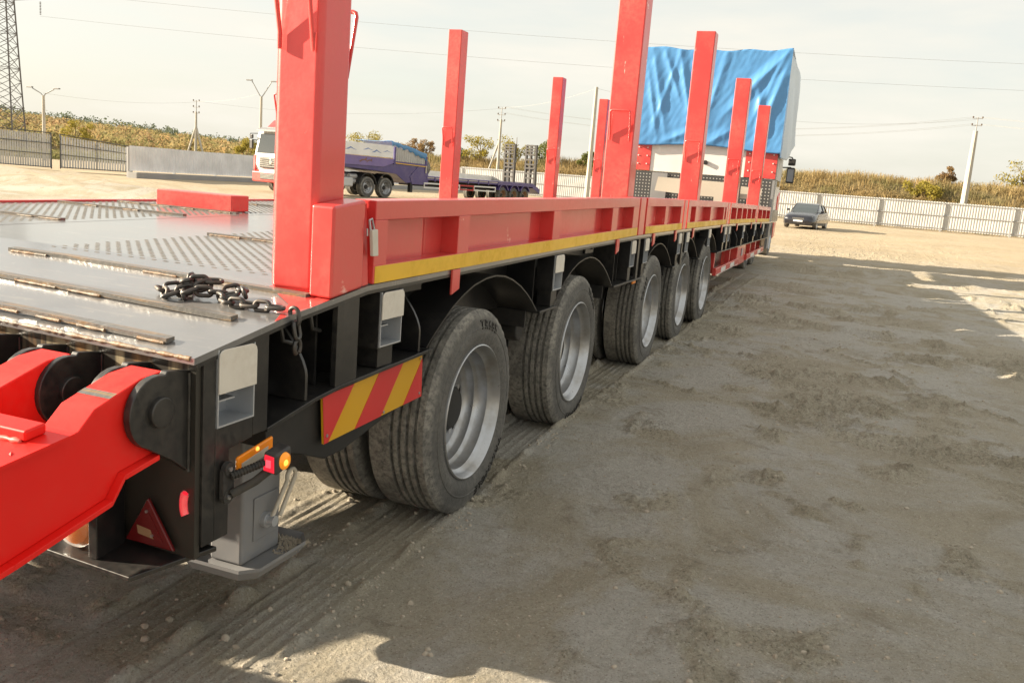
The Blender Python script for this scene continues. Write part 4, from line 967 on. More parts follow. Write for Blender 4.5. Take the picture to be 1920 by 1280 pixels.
stk(*RX, 17.0, 'shortest looking red stake post at the right edge of the blue tarp')
LX = (-4.88, -4.70)
stk(*LX, 6.72, 'red stake post half hidden behind the thick front stake')
stk(*LX, 10.15, 'red stake post standing alone in front of the purple trailer')
stk(*LX, 14.2, 'red stake post just right of the two upright grey ramps')
stk(*LX, 17.1, 'small red stake post nearest the big stake on its left side')
# loose red block on the deck
bl = MB(); bl.hexa([(-4.53, 4.90, 1.133), (-3.92, 4.94, 1.133), (-3.90, 5.10, 1.135), (-4.50, 5.06, 1.135), (-4.53, 4.90, 1.245), (-3.92, 4.94, 1.245), (-3.90, 5.10, 1.245), (-4.50, 5.06, 1.245)])
o = bl.build('deck_block', 'red', None, bevel=.008); tag(o, 'low red steel block lying on the deck left of the stakes', 'block')
# chain
def chain():
    root = wroot('tie_chain', (-1.75, 2.2, 1.08)); tag(root, 'heap of black lashing chain on the deck with its end hanging over the edge', 'chain')
    a, b, r = .021, .0115, .0068; pts = []
    for t in np.linspace(0, 2*math.pi, 20, endpoint=False):
        pts.append((math.copysign(a*.55, math.cos(t))*1.0+b*math.cos(t)*1.25, b*math.sin(t)*1.25, 0))
    mb = MB(); mb.tube(pts, r, 8, closed=True); me = mb.mesh('link', 'chain_steel'); me.polygons.foreach_set('use_smooth', [True]*len(me.polygons))
    def put(p, d, roll):
        o = bpy.data.objects.new('link', me); COL.objects.link(o); attach(o, root)
        q = Vector(d).normalized().to_track_quat('X', 'Z').to_matrix().to_4x4(); o.matrix_basis = Matrix.Translation(p) @ q @ Matrix.Rotation(roll, 4, 'X')
    def run(P, st=.044):
        P = [Vector(p) for p in P]; d = 0; k = 0
        seg = [(P[i+1]-P[i]).length for i in range(len(P)-1)]; tot = sum(seg); s = 0
        while s < tot:
            t = s; i = 0
            while i < len(seg)-1 and t > seg[i]: t -= seg[i]; i += 1
            put(P[i].lerp(P[i+1], min(1, t/seg[i])), P[i+1]-P[i], (0 if k % 2 else math.pi/2)+random.uniform(-.35, .35)); s += st; k += 1
    D = lambda x, y, dz=.016: (x, y, zt(y)+dz)
    run([D(-1.92, 2.20), D(-1.99, 2.30), D(-2.03, 2.22), D(-1.96, 2.17), D(-1.90, 2.24, .035), D(-1.97, 2.30, .045), D(-1.93, 2.22, .055), D(-1.86, 2.27, .05), D(-1.90, 2.20, .03), D(-1.82, 2.24, .025), D(-1.78, 2.30, .03), D(-1.74, 2.26, .03), D(-1.80, 2.22, .016), D(-1.74, 2.185), D(-1.66, 2.19), D(-1.60, 2.195), D(-1.54, 2.205, .014)])
    run([(-1.514, 2.208, zt(2.2)-.004), (-1.506, 2.21, zt(2.2)-.05), (-1.505, 2.212, zt(2.2)-.07)])
    mb = MB(); P = []
    for t in np.linspace(-60, 250, 12): P.append((-1.506, 2.214+.015*math.cos(R(t)), zt(2.2)-.098+.022*math.sin(R(t))))
    mb.tube(P, .0072, 8); mb.build('chain_hook', 'chain_steel', root, smooth=50)
chain()
# ------------------------------------------------------------------ tractor trucks
TW = wheel_parts(.525, .30)
def tractor(name, loc, rz, label, detailed=True):
    root = empty(name, loc, rz); tag(root, label, 'truck')
    def P(n, mb, m, par=None, **k): o = mb.build(n, m, None, **k); o.parent = par or root; return o
    # cab: side profile in y,z (front at y=0), width 2.46
    side = [(.10, .95), (.02, 1.3), (.05, 1.75), (.22, 2.75), (.42, 3.02), (2.15, 3.10), (2.2, 1.05), (1.9, .95)]
    P('cab', MB().prism(side, 'x', -1.23, 1.23), 'white', bevel=.05, bseg=3)
    P('roof_deflector', MB().prism([(.55, 3.03), (1.0, 3.42), (2.1, 3.62), (2.16, 3.09)], 'x', -1.05, 1.05), 'red', bevel=.06, bseg=3)
    P('sun_visor', MB().prism([(.02, 2.82), (.30, 2.98), (.34, 3.03), (.02, 2.90)], 'x', -1.10, 1.10), 'grey_paint', bevel=.01)
    ws = MB(); ws.hexa([(-1.10, .052, 1.80), (1.10, .052, 1.80), (1.10, .12, 1.80), (-1.10, .12, 1.80), (-1.02, .205, 2.74), (1.02, .205, 2.74), (1.02, .28, 2.74), (-1.02, .28, 2.74)]); P('windscreen', ws, 'glass', bevel=.02)
    for s in (-1, 1):
        P('side_window', MB().prism([(.38, 1.85), (1.25, 1.85), (1.25, 2.65), (.52, 2.65)], 'x', s*1.225, s*1.238), 'glass', fixn=True)
        P('cab_corner', MB().prism([(-.01, 1.0), (.02, 1.72), (.50, 1.60), (.50, 1.0)], 'x', s*1.10, s*1.26), 'red', bevel=.03)
        P('headlight', MB().box(s*.72, s*1.12, -.075, -.02, .62, .82) if s > 0 else MB().box(s*1.12, s*.72, -.075, -.02, .62, .82), 'headlight', bevel=.02)
        mp_ = MB(); mp_.tube([(s*1.15, .15, 2.72), (s*1.45, -.05, 2.70), (s*1.50, -.05, 2.62)], .018, 8); mp_.tube([(s*1.22, .2, 2.4), (s*1.46, .05, 2.42)], .018, 8)
        mo = P('mirror_arm', mp_, 'plastic', smooth=40)
        P('mirror_housing', MB().box(s*1.47-.11, s*1.47+.11, .0, .10, 1.98, 2.42), 'plastic', mo, bevel=.04, bseg=3); P('mirror_glass', MB().box(s*1.47-.08, s*1.47+.08, .10, .104, 2.03, 2.37), 'mirror_glass', mo)
        P('wide_mirror', MB().box(s*1.47-.10, s*1.47+.10, .0, .09, 2.47, 2.66), 'plastic', mo, bevel=.03)
        P('front_fender', MB().prism([(.75, .95), (.85, 1.12), (1.35, 1.22), (1.95, 1.1), (2.1, .75), (2.02, .75), (1.88, 1.02), (1.35, 1.12), (.92, 1.02), (.82, .90)], 'x', s*.92, s*1.24), 'plastic', fixn=True)
    g = P('grille', MB().box(-.80, .80, -.02, .04, 1.12, 1.62), 'plastic', bevel=.02)
    for i in range(5):
        z = 1.18+i*.09; P('grille_slat', MB().box(-.76, .76, -.032, -.018, z, z+.035), 'chrome', g)
    em = MB(); em.lathe([(-.05, .0005), (-.05, .10), (-.03, .12), (-.02, .12)], 'y', c=(0, 0, 1.40), seg=24); em.lathe([(-.055, .13), (-.03, .15), (-.02, .15), (-.02, .12)], 'y', c=(0, 0, 1.40), seg=24); P('emblem', em, 'chrome', g, smooth=40)
    bp = P('bumper', MB().prism([(-.07, .45), (-.09, .92), (.10, 1.02), (.60, 1.02), (.60, .42)], 'x', -1.24, 1.24), 'red', bevel=.05, bseg=3)
    P('bumper_grille', MB().box(-.66, .66, -.10, -.06, .58, .86), 'plastic', bp, bevel=.01)
    for i in range(4):
        z = .62+i*.06; P('bumper_slat', MB().box(-.62, .62, -.108, -.098, z, z+.022), 'chrome', bp)
    P('bumper_panel', MB().box(-.70, .70, -.085, -.06, .88, 1.06), 'white', bp, bevel=.01)
    P('step_panel', MB().prism([(.55, .45), (.55, .98), (.80, .98), (.80, .45)], 'x', -1.2, 1.2), 'plastic')
    for s in (-.42, .42): P('chassis_rail', MB().box(s-.05, s+.05, 1.2, 7.3, .78, 1.02), 'black_matt')
    P('cab_back_rack', MB().box(-1.0, 1.0, 2.35, 2.55, 1.0, 2.4), 'black_matt', bevel=.02)
    for s in (-1, 1):
        tk = MB(); x0, x1 = sorted((s*.60, s*1.20)); tk.box(x0, x1, 2.9, 4.4, .48, .98); P('fuel_tank', tk, 'alu', bevel=.10, bseg=4)
        for (z, y0) in ((.62, 4.0), (.88, 4.0)):
            for dx in (.55, .85):
                tb = MB(); tb.tube([(s*dx, 4.35, z+.15), (s*dx, 4.9, z+.15)], .13, 18); P('air_tank', tb, 'alu', smooth=40, bevel=.03)
        for y in (5.4, 6.8):
            pts = [(y+.66*math.cos(R(a)), .60+.66*math.sin(R(a))) for a in np.linspace(5, 175, 14)]; pts += [(y+.62*math.cos(R(a)), .60+.62*math.sin(R(a))) for a in np.linspace(175, 5, 14)]
            P('mudguard', MB().prism(pts, 'x', s*.62, s*1.25), 'plastic', fixn=True, smooth=40)
    fwh = MB(); fwh.prism([(5.3, 1.06), (5.5, 1.22), (6.7, 1.22), (6.9, 1.06)], 'x', -.45, .45); P('fifth_wheel', fwh, 'black_matt', bevel=.02)
    P('tail_beam', MB().box(-1.2, 1.2, 7.25, 7.4, .62, .95), 'black_matt', bevel=.02)
    ex = MB(); ex.tube([(-.95, 2.45, 1.0), (-.95, 2.45, 3.3)], .08, 14); P('exhaust_stack', ex, 'galv', smooth=40)
    for y in (1.38, 5.4, 6.8):
        for s in (-1, 1):
            w = put_wheel(root, s*1.25, y, .515, mirror=(s < 0), parts=TW, world=False)
    return root
tractor('tractor_truck', (-3.19, 26.2, 0), math.pi, 'red and white tractor truck mostly hidden behind the blue tarp, mirrors showing')
TL = Vector((-26.1, 35.7, 0)); TRZ = -math.asin(.226)
tractor('tractor_truck', TL, TRZ, 'white and red cab-over truck facing the camera behind the front stake')

# blue tarp wrapped over the front load
def tarp():
    nx, nz = 120, 70; X0, X1, Y, Z0, Z1 = -4.72, -1.575, 19.94, 2.52, 4.62
    v = []; f = []; fm = []
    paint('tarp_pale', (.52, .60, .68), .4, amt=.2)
    def crease(d, w): return max(0.0, 1-abs(d)/w)**1.5
    CR = [(-4.55, 4.6, -4.05, 2.6, .16, .05), (-4.3, 4.6, -3.75, 3.3, .12, .045), (-3.95, 4.6, -3.55, 3.0, .16, .06), (-3.9, 4.62, -4.45, 2.6, .10, .03), (-1.62, 4.6, -2.95, 3.1, .20, .075), (-1.62, 4.4, -2.1, 2.55, .22, .07), (-1.65, 4.6, -2.35, 2.9, .10, .03), (-2.9, 4.6, -3.3, 2.7, .14, .035), (-3.2, 2.55, -2.6, 2.95, .16, .04), (-4.2, 2.55, -3.4, 2.9, .15, .045), (-2.2, 3.9, -1.95, 2.55, .16, .06), (-4.62, 4.2, -4.25, 2.55, .12, .04)]
    def wr(u, z):      # sharp tension folds between the tie points, over soft sagging
        s = .04*mnoise.noise(Vector((u*.9, z*.8, 4.2)))+.005*mnoise.noise(Vector((u*3.2-z*1.4, z*1.6, 9)))+.006*mnoise.noise(Vector((u*11-z*4, z*5, 2)))
        for (xa, za, xb, zb_, w, am) in CR:
            dx, dz = xb-xa, zb_-za; L2 = dx*dx+dz*dz; t = ((u-xa)*dx+(z-za)*dz)/L2; tt = min(1, max(0, t)); d = math.hypot(u-xa-dx*tt, z-za-dz*tt)
            fade = math.sin(math.pi*min(1, max(0, tt*.9+.08))); s += .8*am*crease(d+.03*mnoise.noise(Vector((u*2, z*2, xa))), w)*fade
        return s
    # strip unrolled: rear face then right flank then over the top
    cols = []
    for i in range(nx+1): cols.append((X0+(X1-X0)*i/nx, Y, 'r'))
    for i in range(1, 41): cols.append((X1+.012*i/40*2, Y+2.6*i/40, 's'))
    n = len(cols)
    for j in range(nz+1):
        t = j/nz
        for (x, y, k) in cols:
            zb = Z0+.035*math.sin((x+4)*2.2)-.03*max(0, x+2.3) if k == 'r' else Z0-.13-.10*math.sin((y-Y)*2.0)+.12*(y-Y)
            ztp = Z1-.05*math.sin((x-X0)/(X1-X0)*math.pi)+.02*math.sin(x*7) if k == 'r' else Z1-.22*(y-Y)/2.6
            z = zb+(ztp-zb)*t
            if k == 'r': v.append((x, y-.045-wr(x, z)*(1 if t > .02 else .7), z))
            else: v.append((x+.10*(1-t)*min(1, (y-Y)*2)+wr((y-Y)*1.4+3, z)*1.2, y, z))
    for j in range(nz):
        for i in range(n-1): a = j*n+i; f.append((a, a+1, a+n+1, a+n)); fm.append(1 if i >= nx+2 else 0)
    top0 = len(v)
    for (x, y) in [(X0, Y+2.6)]: v.append((x, y, Z1-.22))
    mb = MB(); mb.add(v, f); mb.mi = list(fm)
    # top sheet and left flank
    row = nz*n
    for i in range(nx): pass
    b0 = len(mb.v); m = 24
    for j in range(m+1):
        for i in range(0, nx+1, 4):
            x, y0, z0 = mb.v[row+i]; yy = y0+(Y+2.6-y0)*j/m; mb.v.append((x, yy, z0-.22*j/m+.03*mnoise.noise(Vector((x*2, yy*2, 1)))*(0 if j == 0 else 1)))
    kk = nx//4+1
    for j in range(m):
        for i in range(kk-1): a = b0+j*kk+i; mb.f.append((a, a+1, a+kk+1, a+kk)); mb.mi.append(0)
    mb.f.append((0, row, b0+m*kk)); mb.mi.append(0)
    b1 = len(mb.v); mb.v.append((X0, Y+2.6, Z0)); mb.f.append((0, row, b0+m*kk, b1)); mb.mi.append(0)
    o = mb.build('blue_tarp', ['tarp_blue', 'tarp_pale'], None, smooth=70); sm = o.modifiers.new('solid', 'SOLIDIFY'); sm.thickness = .006
    tag(o, 'shiny blue tarpaulin draped over the tall load at the front of the trailer', 'tarp')
    ld = MB(); ld.box(-4.60, -1.68, 20.1, 22.4, 2.66, 4.42); q = ld.build('covered_load', 'white_dirty', None); tag(q, 'boxy load hidden under the shiny blue tarpaulin', 'load')
tarp()

# ------------------------------------------------------------------ purple low-bed behind
paint('ramp_grey', (.055, .052, .05), .6, amt=.4)
paint('sheet_ribbed', (.62, .60, .56), .5, amt=.3)
def purple():
    root = empty('lowbed_trailer', TL, TRZ); tag(root, 'purple low-bed trailer with raised grey ramps parked behind', 'trailer')
    def P(n, mb, m, par=None, **k): o = mb.build(n, m, None, **k); o.parent = par or root; return o
    W = 1.45
    P('gooseneck', MB().prism([(2.9, 1.50), (2.9, 2.02), (9.3, 1.92), (9.5, .90), (8.2, .85), (7.4, 1.28), (6.3, 1.36)], 'x', -W+.05, W-.05), 'purple', bevel=.02)
    P('fascia', MB().prism([(2.85, 1.62), (2.85, 2.10), (7.15, 2.06), (7.15, 1.86), (6.3, 1.62)], 'x', W-.045, W), 'purple_light', bevel=.004)
    pn = P('printed_panel', MB().box(W-.03, W-.005, 2.85, 7.05, 2.11, 2.74), 'print_white', bevel=.01)
    for y0, y1, z0, h in [(3.4, 4.3, 2.34, .16), (4.7, 5.5, 2.40, .12), (5.35, 6.15, 2.30, .17), (6.2, 6.9, 2.38, .10)]:
        P('mountain_print', MB().prism([(y0, z0), (y0+.3*(y1-y0), z0+h*.55), (y0+.48*(y1-y0), z0+h), (y0+.7*(y1-y0), z0+h*.45), (y1, z0), (y0+.75*(y1-y0), z0+h*.18), (y0+.5*(y1-y0), z0+h*.55), (y0+.3*(y1-y0), z0+h*.12)], 'x', W-.0045, W-.0035), 'print_blue', pn, fixn=True)
    # two leaping animals painted on the fascia
    A = [(0, .0), (.10, .06), (.26, .07), (.36, .12), (.40, .17), (.43, .16), (.40, .10), (.44, .05), (.42, .03), (.35, .05), (.45, -.03), (.44, -.05), (.31, .01), (.16, .0), (.06, -.05), (-.04, -.13), (-.05, -.11), (.02, -.04), (-.08, -.06), (-.09, -.04)]
    for y0, k in ((4.55, 1.0), (5.05, .8)): P('animal_print', MB().prism([(y0+a*k*1.1, 1.86+b*k) for a, b in A], 'x', W+.001, W+.002), 'logo_brown', fixn=True)
    # corrugated side panel with a falling top edge
    mb = MB(); ys = np.arange(7.25, 9.75, .045)
    v = []
    for i, y in enumerate(ys):
        x = W-.04+(.045 if i % 4 < 2 else 0); t = (y-7.25)/2.5; v += [(x, y, 1.98-.05*t), (x, y, 2.66-.08*t-.30*t**2.2)]
    mb.add(v, [(2*i, 2*i+2, 2*i+3, 2*i+1) for i in range(len(ys)-1)]); P('corrugated_panel', mb, 'sheet')
    for y, z1 in ((7.10, 2.70), (9.74, 2.34)): P('panel_post', MB().box(W-.06, W+.02, y, y+.13, 1.80, z1), 'purple', bevel=.006)
    P('lower_rail', MB().hexa([(W-.05, 7.1, 1.85), (W+.01, 7.1, 1.85), (W+.01, 9.9, 1.78), (W-.05, 9.9, 1.78), (W-.05, 7.1, 1.97), (W+.01, 7.1, 1.97), (W+.01, 9.9, 1.92), (W-.05, 9.9, 1.92)]), 'purple')
    P('yellow_tape', MB().hexa([(W+.011, 7.1, 1.85), (W+.013, 7.1, 1.85), (W+.013, 9.9, 1.78), (W+.011, 9.9, 1.78), (W+.011, 7.1, 1.89), (W+.013, 7.1, 1.89), (W+.013, 9.9, 1.82), (W+.011, 9.9, 1.82)]), 'yellow_tape')
    P('post_tape', MB().box(W+.021, W+.024, 9.75, 9.86, 1.45, 1.85), 'beige')
    sp = MB(); sp.lathe([(-.13, .25), (-.15, .38), (-.12, .48), (.12, .48), (.15, .38), (.13, .25)], 'y', c=(.9, 10.15, 1.75), seg=28, closedprof=True); P('spare_tyre', sp, 'tyre', smooth=50)
    P('neck_drop', MB().prism([(9.2, 1.85), (9.85, 1.80), (10.1, 1.30), (10.1, .80), (8.7, .80), (8.5, 1.2)], 'x', -W+.1, W-.02), 'purple', bevel=.02)
    lg = MB(); lg.box(W-.25, W-.05, 8.6, 8.8, .35, 1.4); lg.lathe([(W-.05, .16), (W-.03, .16), (W-.03, .0005)], 'x', c=(0, 8.7, 1.15), seg=18); P('landing_leg', lg, 'black_matt', bevel=.01)
    P('deck', MB().hexa([(-W, 9.9, 1.08), (W, 9.9, 1.08), (W, 21.0, 1.08), (-W, 21.0, 1.08), (-W, 9.9, 1.30), (W, 9.9, 1.30), (W, 21.0, 1.30), (-W, 21.0, 1.30)]), 'purple', bevel=.01)
    P('yellow_tape', MB().box(W+.001, W+.003, 10.0, 17.0, 1.19, 1.235), 'beige')
    for y in np.arange(10.6, 17.2, 1.05): P('deck_rib', MB().box(W+.0035, W+.03, y, y+.09, 1.02, 1.29), 'purple')
    for y0, y1, m in ((9.7, 11.6, 'white'), (11.6, 13.0, 'white'), (13.0, 14.4, 'red_tape'), (14.4, 16.7, 'white')):
        b = MB(); b.box(W-.02, W+.02, y0+.003, y1-.003, .86, .94); b.box(W-.02, W+.02, y0+.003, y1-.003, .62, .70); b.box(W-.02, W+.02, y0+.003, y0+.06, .70, .86); b.box(W-.02, W+.02, y1-.06, y1-.003, .70, .86); P('guard_rail', b, m)
    P('underframe', MB().box(-.6, .6, 9.9, 20.8, .70, 1.07), 'black_matt')
    for y in (17.6, 18.85, 20.1):
        for s in (-1, 1): put_wheel(root, s*1.43, y, .46, mirror=(s < 0), parts=RW, world=False)
        pts = [(y+.60*math.cos(R(a)), .56+.60*math.sin(R(a))) for a in np.linspace(20, 160, 12)]; pts += [(y+.50*math.cos(R(a)), .56+.56*math.sin(R(a))) for a in np.linspace(160, 20, 12)]
        P('wheel_arch', MB().prism(pts, 'x', W-.45, W+.015), 'purple', fixn=True, smooth=40)
    P('tail_slope', MB().prism([(21.0, 1.30), (21.9, .95), (21.9, .65), (21.0, 1.0)], 'x', -W, W), 'purple', bevel=.01)
    for xc in (-.86, .86):   # raised ramps: two rails and rungs
        r = empty('raised_ramp', parent=root)
        def pt(x, t): return (x, 21.45-.10*t+.0, .95+2.95*t)
        h = .38
        for dx in (-h, -.02, h):
            b = MB(); b.hexa([(xc+dx-.06, 21.40, .9), (xc+dx+.06, 21.40, .9), (xc+dx+.06, 21.62, .9), (xc+dx-.06, 21.62, .9), (xc+dx-.06, 21.30, 3.80), (xc+dx+.06, 21.30, 3.80), (xc+dx+.06, 21.48, 3.85), (xc+dx-.06, 21.48, 3.85)]); o = b.build('ramp_rail', 'ramp_grey', None, bevel=.006); o.parent = r
        for z in (1.25, 1.65, 1.95, 2.3, 2.55, 2.85, 3.2, 3.42, 3.6, 3.78):
            y = 21.40-.10*(z-.9)/2.95; b = MB(); b.box(xc-h+.03, xc+h-.03, y-.012, y+.045, z-.05, z+.05); o = b.build('ramp_rung', 'ramp_grey', None); o.parent = r
        b = MB(); b.box(xc-h+.035, xc+h-.035, 21.42, 21.43, 2.15, 2.45); o = b.build('ramp_gusset', 'ramp_grey', None); o.parent = r
        b = MB(); b.tube([(xc+h+.03, 21.4, 2.9), (xc+h+.14, 21.4, 2.85), (xc+h+.14, 21.4, 2.65), (xc+h+.03, 21.4, 2.6)], .025, 8); o = b.build('ramp_handle', 'grey_leg', None, smooth=40); o.parent = r
    # crumpled tarp over the neck
    n, m = 40, 16; v = []; f = []
    for j in range(m+1):
        for i in range(n+1):
            t = i/n; y = 6.9+2.95*t; u = j/m; x = W+.03-u*2.8
            z = np.interp(y, [6.9, 7.3, 8.5, 9.85], [2.98, 2.96, 2.76, 2.50])+.07*mnoise.noise(Vector((x*1.5, y*2, 3)))
            if j == 0: z -= .22+.30*max(0, t-.45)*(1-.2*math.sin(y*9))+.05*math.sin(y*13)
            if j == 1: x = W-.02
            v.append((x, y, z))
    for j in range(m):
        for i in range(n): a = j*(n+1)+i; f.append((a, a+1, a+n+2, a+n+1))
    tb = MB(); tb.add(v, f); o = tb.build('blue_tarp', 'tarp_blue', None, smooth=60); o.location = TL; o.rotation_euler = (0, 0, TRZ); o.modifiers.new('s', 'SOLIDIFY').thickness = .01
    tag(o, 'crumpled blue tarp lying over the neck of the purple trailer', 'tarp')
RW = wheel_parts(.47, .26, rust=True)
purple()

# ------------------------------------------------------------------ parked car
def car():
    root = empty('parked_car', (-2.75, 53.0, 0), R(-9)); tag(root, 'dusty dark blue saloon car parked by the corrugated fence', 'car')
    def P(n, mb, m, par=None, **k): o = mb.build(n, m, None, **k); o.parent = par or root; return o
    # stations: y, half width sill, half width belt, z sill, z belt(top of body), crown
    st = [(.00, .55, .50, .36, .55, .56), (.06, .76, .66, .24, .66, .68), (.22, .85, .74, .20, .74, .77), (.70, .89, .80, .19, .83, .87), (1.25, .90, .83, .19, .89, .93), (1.55, .90, .84, .19, .93, .96), (2.4, .90, .86, .19, .95, .97), (3.4, .90, .86, .20, .97, .98), (4.2, .89, .83, .22, .99, 1.02), (4.6, .85, .76, .28, .96, .99), (4.75, .74, .64, .40, .88, .90)]
    v = []; f = []
    for (y, ws_, wb, z0, zb, zc) in st:
        half = [(wb*.0, zc), (wb*.55, zc-.006), (wb*.88, zb+.0), (wb+.02, zb-.05), (ws_+.01, (z0+zb)*.52), (ws_, z0+.10), (ws_-.05, z0), (0, z0)]
        for s in (1, -1):
            for (x, z) in half: v.append((s*x, y, z))
    n = 16
    for j in range(len(st)-1):
        for s in range(2):
            for i in range(7):
                a = j*n+s*8+i; q = (a, a+1, a+n+1, a+n); f.append(q if s == 0 else q[::-1])
    f += [tuple(range(0, 8))+tuple(range(14, 8, -1)), ]
    l0 = (len(st)-1)*n; f.append(tuple(l0+i for i in range(7, -1, -1))+tuple(l0+i for i in range(9, 15)))
    body = MB(); body.add(v, f); bo = P('body', body, 'car_paint', smooth=38, fixn=True)
    # greenhouse
    gh = [(1.42, .70, .93, .70, .94), (2.05, .66, 1.36, .80, .96), (2.30, .62, 1.425, .80, .96), (3.25, .62, 1.42, .80, .97), (3.60, .64, 1.34, .79, .98), (4.18, .66, 1.02, .72, 1.0)]
    g = MB(); v = []; f = []
    for (y, wt, z1, wb, z0) in gh: v += [(-wb, y, z0), (-wt, y, z1), (wt, y, z1), (wb, y, z0)]
    for j in range(len(gh)-1):
        for i in range(3): a = j*4+i; f.append((a, a+1, a+5, a+4))
    g.add(v, f); P('glasshouse', g, 'glass', smooth=30, fixn=True)
    r = MB(); r.prism([(2.10, 1.385), (2.35, 1.445), (2.8, 1.462), (3.25, 1.442), (3.55, 1.375), (3.25, 1.40), (2.35, 1.40)], 'x', -.61, .61); P('roof', r, 'car_paint', smooth=40, fixn=True)
    for s in (-1, 1):
        for (p, q) in [((1.42, .76, .94), (2.12, .645, 1.385)), ((2.85, .815, .96), (2.85, .635, 1.41)), ((4.15, .74, 1.0), (3.52, .645, 1.375)), ((2.12, .645, 1.385), (3.52, .645, 1.375))]:
            P('pillar', MB().tube([(s*p[1], p[0], p[2]), (s*q[1], q[0], q[2])], .032, 8), 'car_paint', smooth=40)
        hl = MB(); hl.hexa([(s*.42, .045, .56), (s*.70, .16, .57), (s*.70, .20, .57), (s*.42, .10, .56), (s*.44, .085, .68), (s*.74, .235, .72), (s*.74, .30, .72), (s*.44, .14, .68)]); P('headlight', hl, 'headlight', bevel=.01)
        mr = MB(); mr.box(s*.98-.09, s*.98+.09, 1.62, 1.70, .96, 1.08); P('wing_mirror', mr, 'car_paint', bevel=.025, bseg=3)
        P('fog_lamp', MB().box(s*.60-.06, s*.60+.06, .05, .10, .32, .38), 'headlight', bevel=.01)
        P('sill_dust', MB().box(s*.905-.004, s*.905+.004, 1.2, 3.5, .20, .34), 'car_dust')
    P('grille', MB().box(-.34, .34, .005, .06, .50, .62), 'plastic', bevel=.01)
    for z in (.52, .555, .59): P('grille_bar', MB().box(-.33, .33, -.004, .004, z, z+.014), 'chrome')
    P('air_intake', MB().box(-.40, .40, .03, .07, .27, .36), 'plastic')
    P('number_plate', MB().box(-.26, .26, -.015, -.006, .39, .48), 'plate_white')
    P('dashboard', MB().box(-.6, .6, 1.75, 1.95, .93, 1.0), 'beige')
    for s in (-1, 1):
        for y in (.92, 3.72):
            w = empty('wheel', (s*.90, y, .315), parent=root); 
            t = MB(); t.lathe([(-s*.2, .20), (-s*.2, .30), (-s*.17, .318), (-s*.03, .318), (0, .30), (.0, .215)], 'x', seg=32); o = t.build('tyre', 'car_dust', None, smooth=40, fixn=True); o.parent = w
            t = MB(); t.lathe([(0, .215), (-s*.02, .205), (-s*.02, .05), (0, .045), (0, .001)], 'x', seg=28); o = t.build('rim', 'alu', None, smooth=40, fixn=True); o.parent = w
car()

# ------------------------------------------------------------------ fences, gates
def corr_panel(p0, p1, z0, z1, per=.20, dep=.03, mat='sheet', parent=None, name='sheet_panel', z1b=None):
    p0, p1 = Vector(p0), Vector(p1); d = p1-p0; Ln = d.length; d.normalize(); nrm = Vector((d.y, -d.x, 0)); v = []; n = max(2, int(Ln/per)); prof = [(0, 0), (.35, 0), (.5, 1), (.85, 1)]; dep *= .6
    for k in range(n):
        for (t, h) in prof: 
            q = p0+d*((k+t)*Ln/n)+nrm*(h*dep); u = (k+t)/n; v += [(q.x, q.y, z0), (q.x, q.y, z1+((z1b-z1)*u if z1b is not None else 0))]
    q = p1; v += [(q.x, q.y, z0), (q.x, q.y, z1b if z1b is not None else z1)]
    mb = MB(); m = len(v)//2; mb.add(v, [(2*i, 2*i+2, 2*i+3, 2*i+1) for i in range(m-1)]); o = mb.build(name, mat, None); o.parent = parent
    return o
def sheet_fence(a, b, z1, bay, label, mat='sheet', rails=(.25, 1.25, 2.25), per=.2, post_front=True, base=0):
    a, b = Vector((*a, 0)), Vector((*b, 0)); root = empty('sheet_fence', tuple(a)); tag(root, label, 'fence')
    d = b-a; Ln = d.length; n = max(1, round(Ln/bay)); d.normalize(); nr = Vector((d.y, -d.x, 0))
    for k in range(n):
        p, q = d*(Ln*k/n), d*(Ln*(k+1)/n)
        corr_panel(p+d*.005, q-d*.005, .10+base, z1+random.uniform(-.02, .02), per=per, mat=mat, parent=root)
        for z in rails:
            if z > z1: continue
            r = MB(); u, w = p+nr*.045, q+nr*.045; r.add([(u.x, u.y, z), (w.x, w.y, z), (w.x+nr.x*.03, w.y+nr.y*.03, z), (u.x+nr.x*.03, u.y+nr.y*.03, z), (u.x, u.y, z+.05), (w.x, w.y, z+.05), (w.x+nr.x*.03, w.y+nr.y*.03, z+.05), (u.x+nr.x*.03, u.y+nr.y*.03, z+.05)], [(0, 3, 2, 1), (4, 5, 6, 7), (0, 1, 5, 4), (1, 2, 6, 5), (2, 3, 7, 6), (3, 0, 4, 7)]); o = r.build('fence_rail', 'fence_post', None); o.parent = root
    for k in range(n+1):
        p = d*(Ln*k/n)+nr*(.13 if rails else -.09); mb = MB(); mb.box(p.x-.06, p.x+.06, p.y-.05, p.y+.05, -.1, z1-.06); o = mb.build('fence_post', 'fence_post', None); o.parent = root
    return root
sheet_fence((-38, 84), (42, 77.2), 2.36, 5.0, 'long pale corrugated metal fence running behind the car and the trailers')
sheet_fence((-36.6, 37.6), (-34.4, 84), 1.68, 3.4, 'low smooth grey metal fence beside the open gates', mat='sheet_grey', rails=(), per=.22, base=.25)
kb = MB(); kb.hexa([(-36.5, 37.4, -.1), (-35.9, 37.4, -.1), (-33.6, 84, -.1), (-34.4, 84, -.1), (-36.5, 37.4, .30), (-35.9, 37.4, .30), (-33.6, 84, .30), (-34.4, 84, .30)]); o = kb.build('kerb_wall', 'kerb_grey', None, bevel=.02); tag(o, 'dark concrete kerb wall under the low grey fence', 'wall')
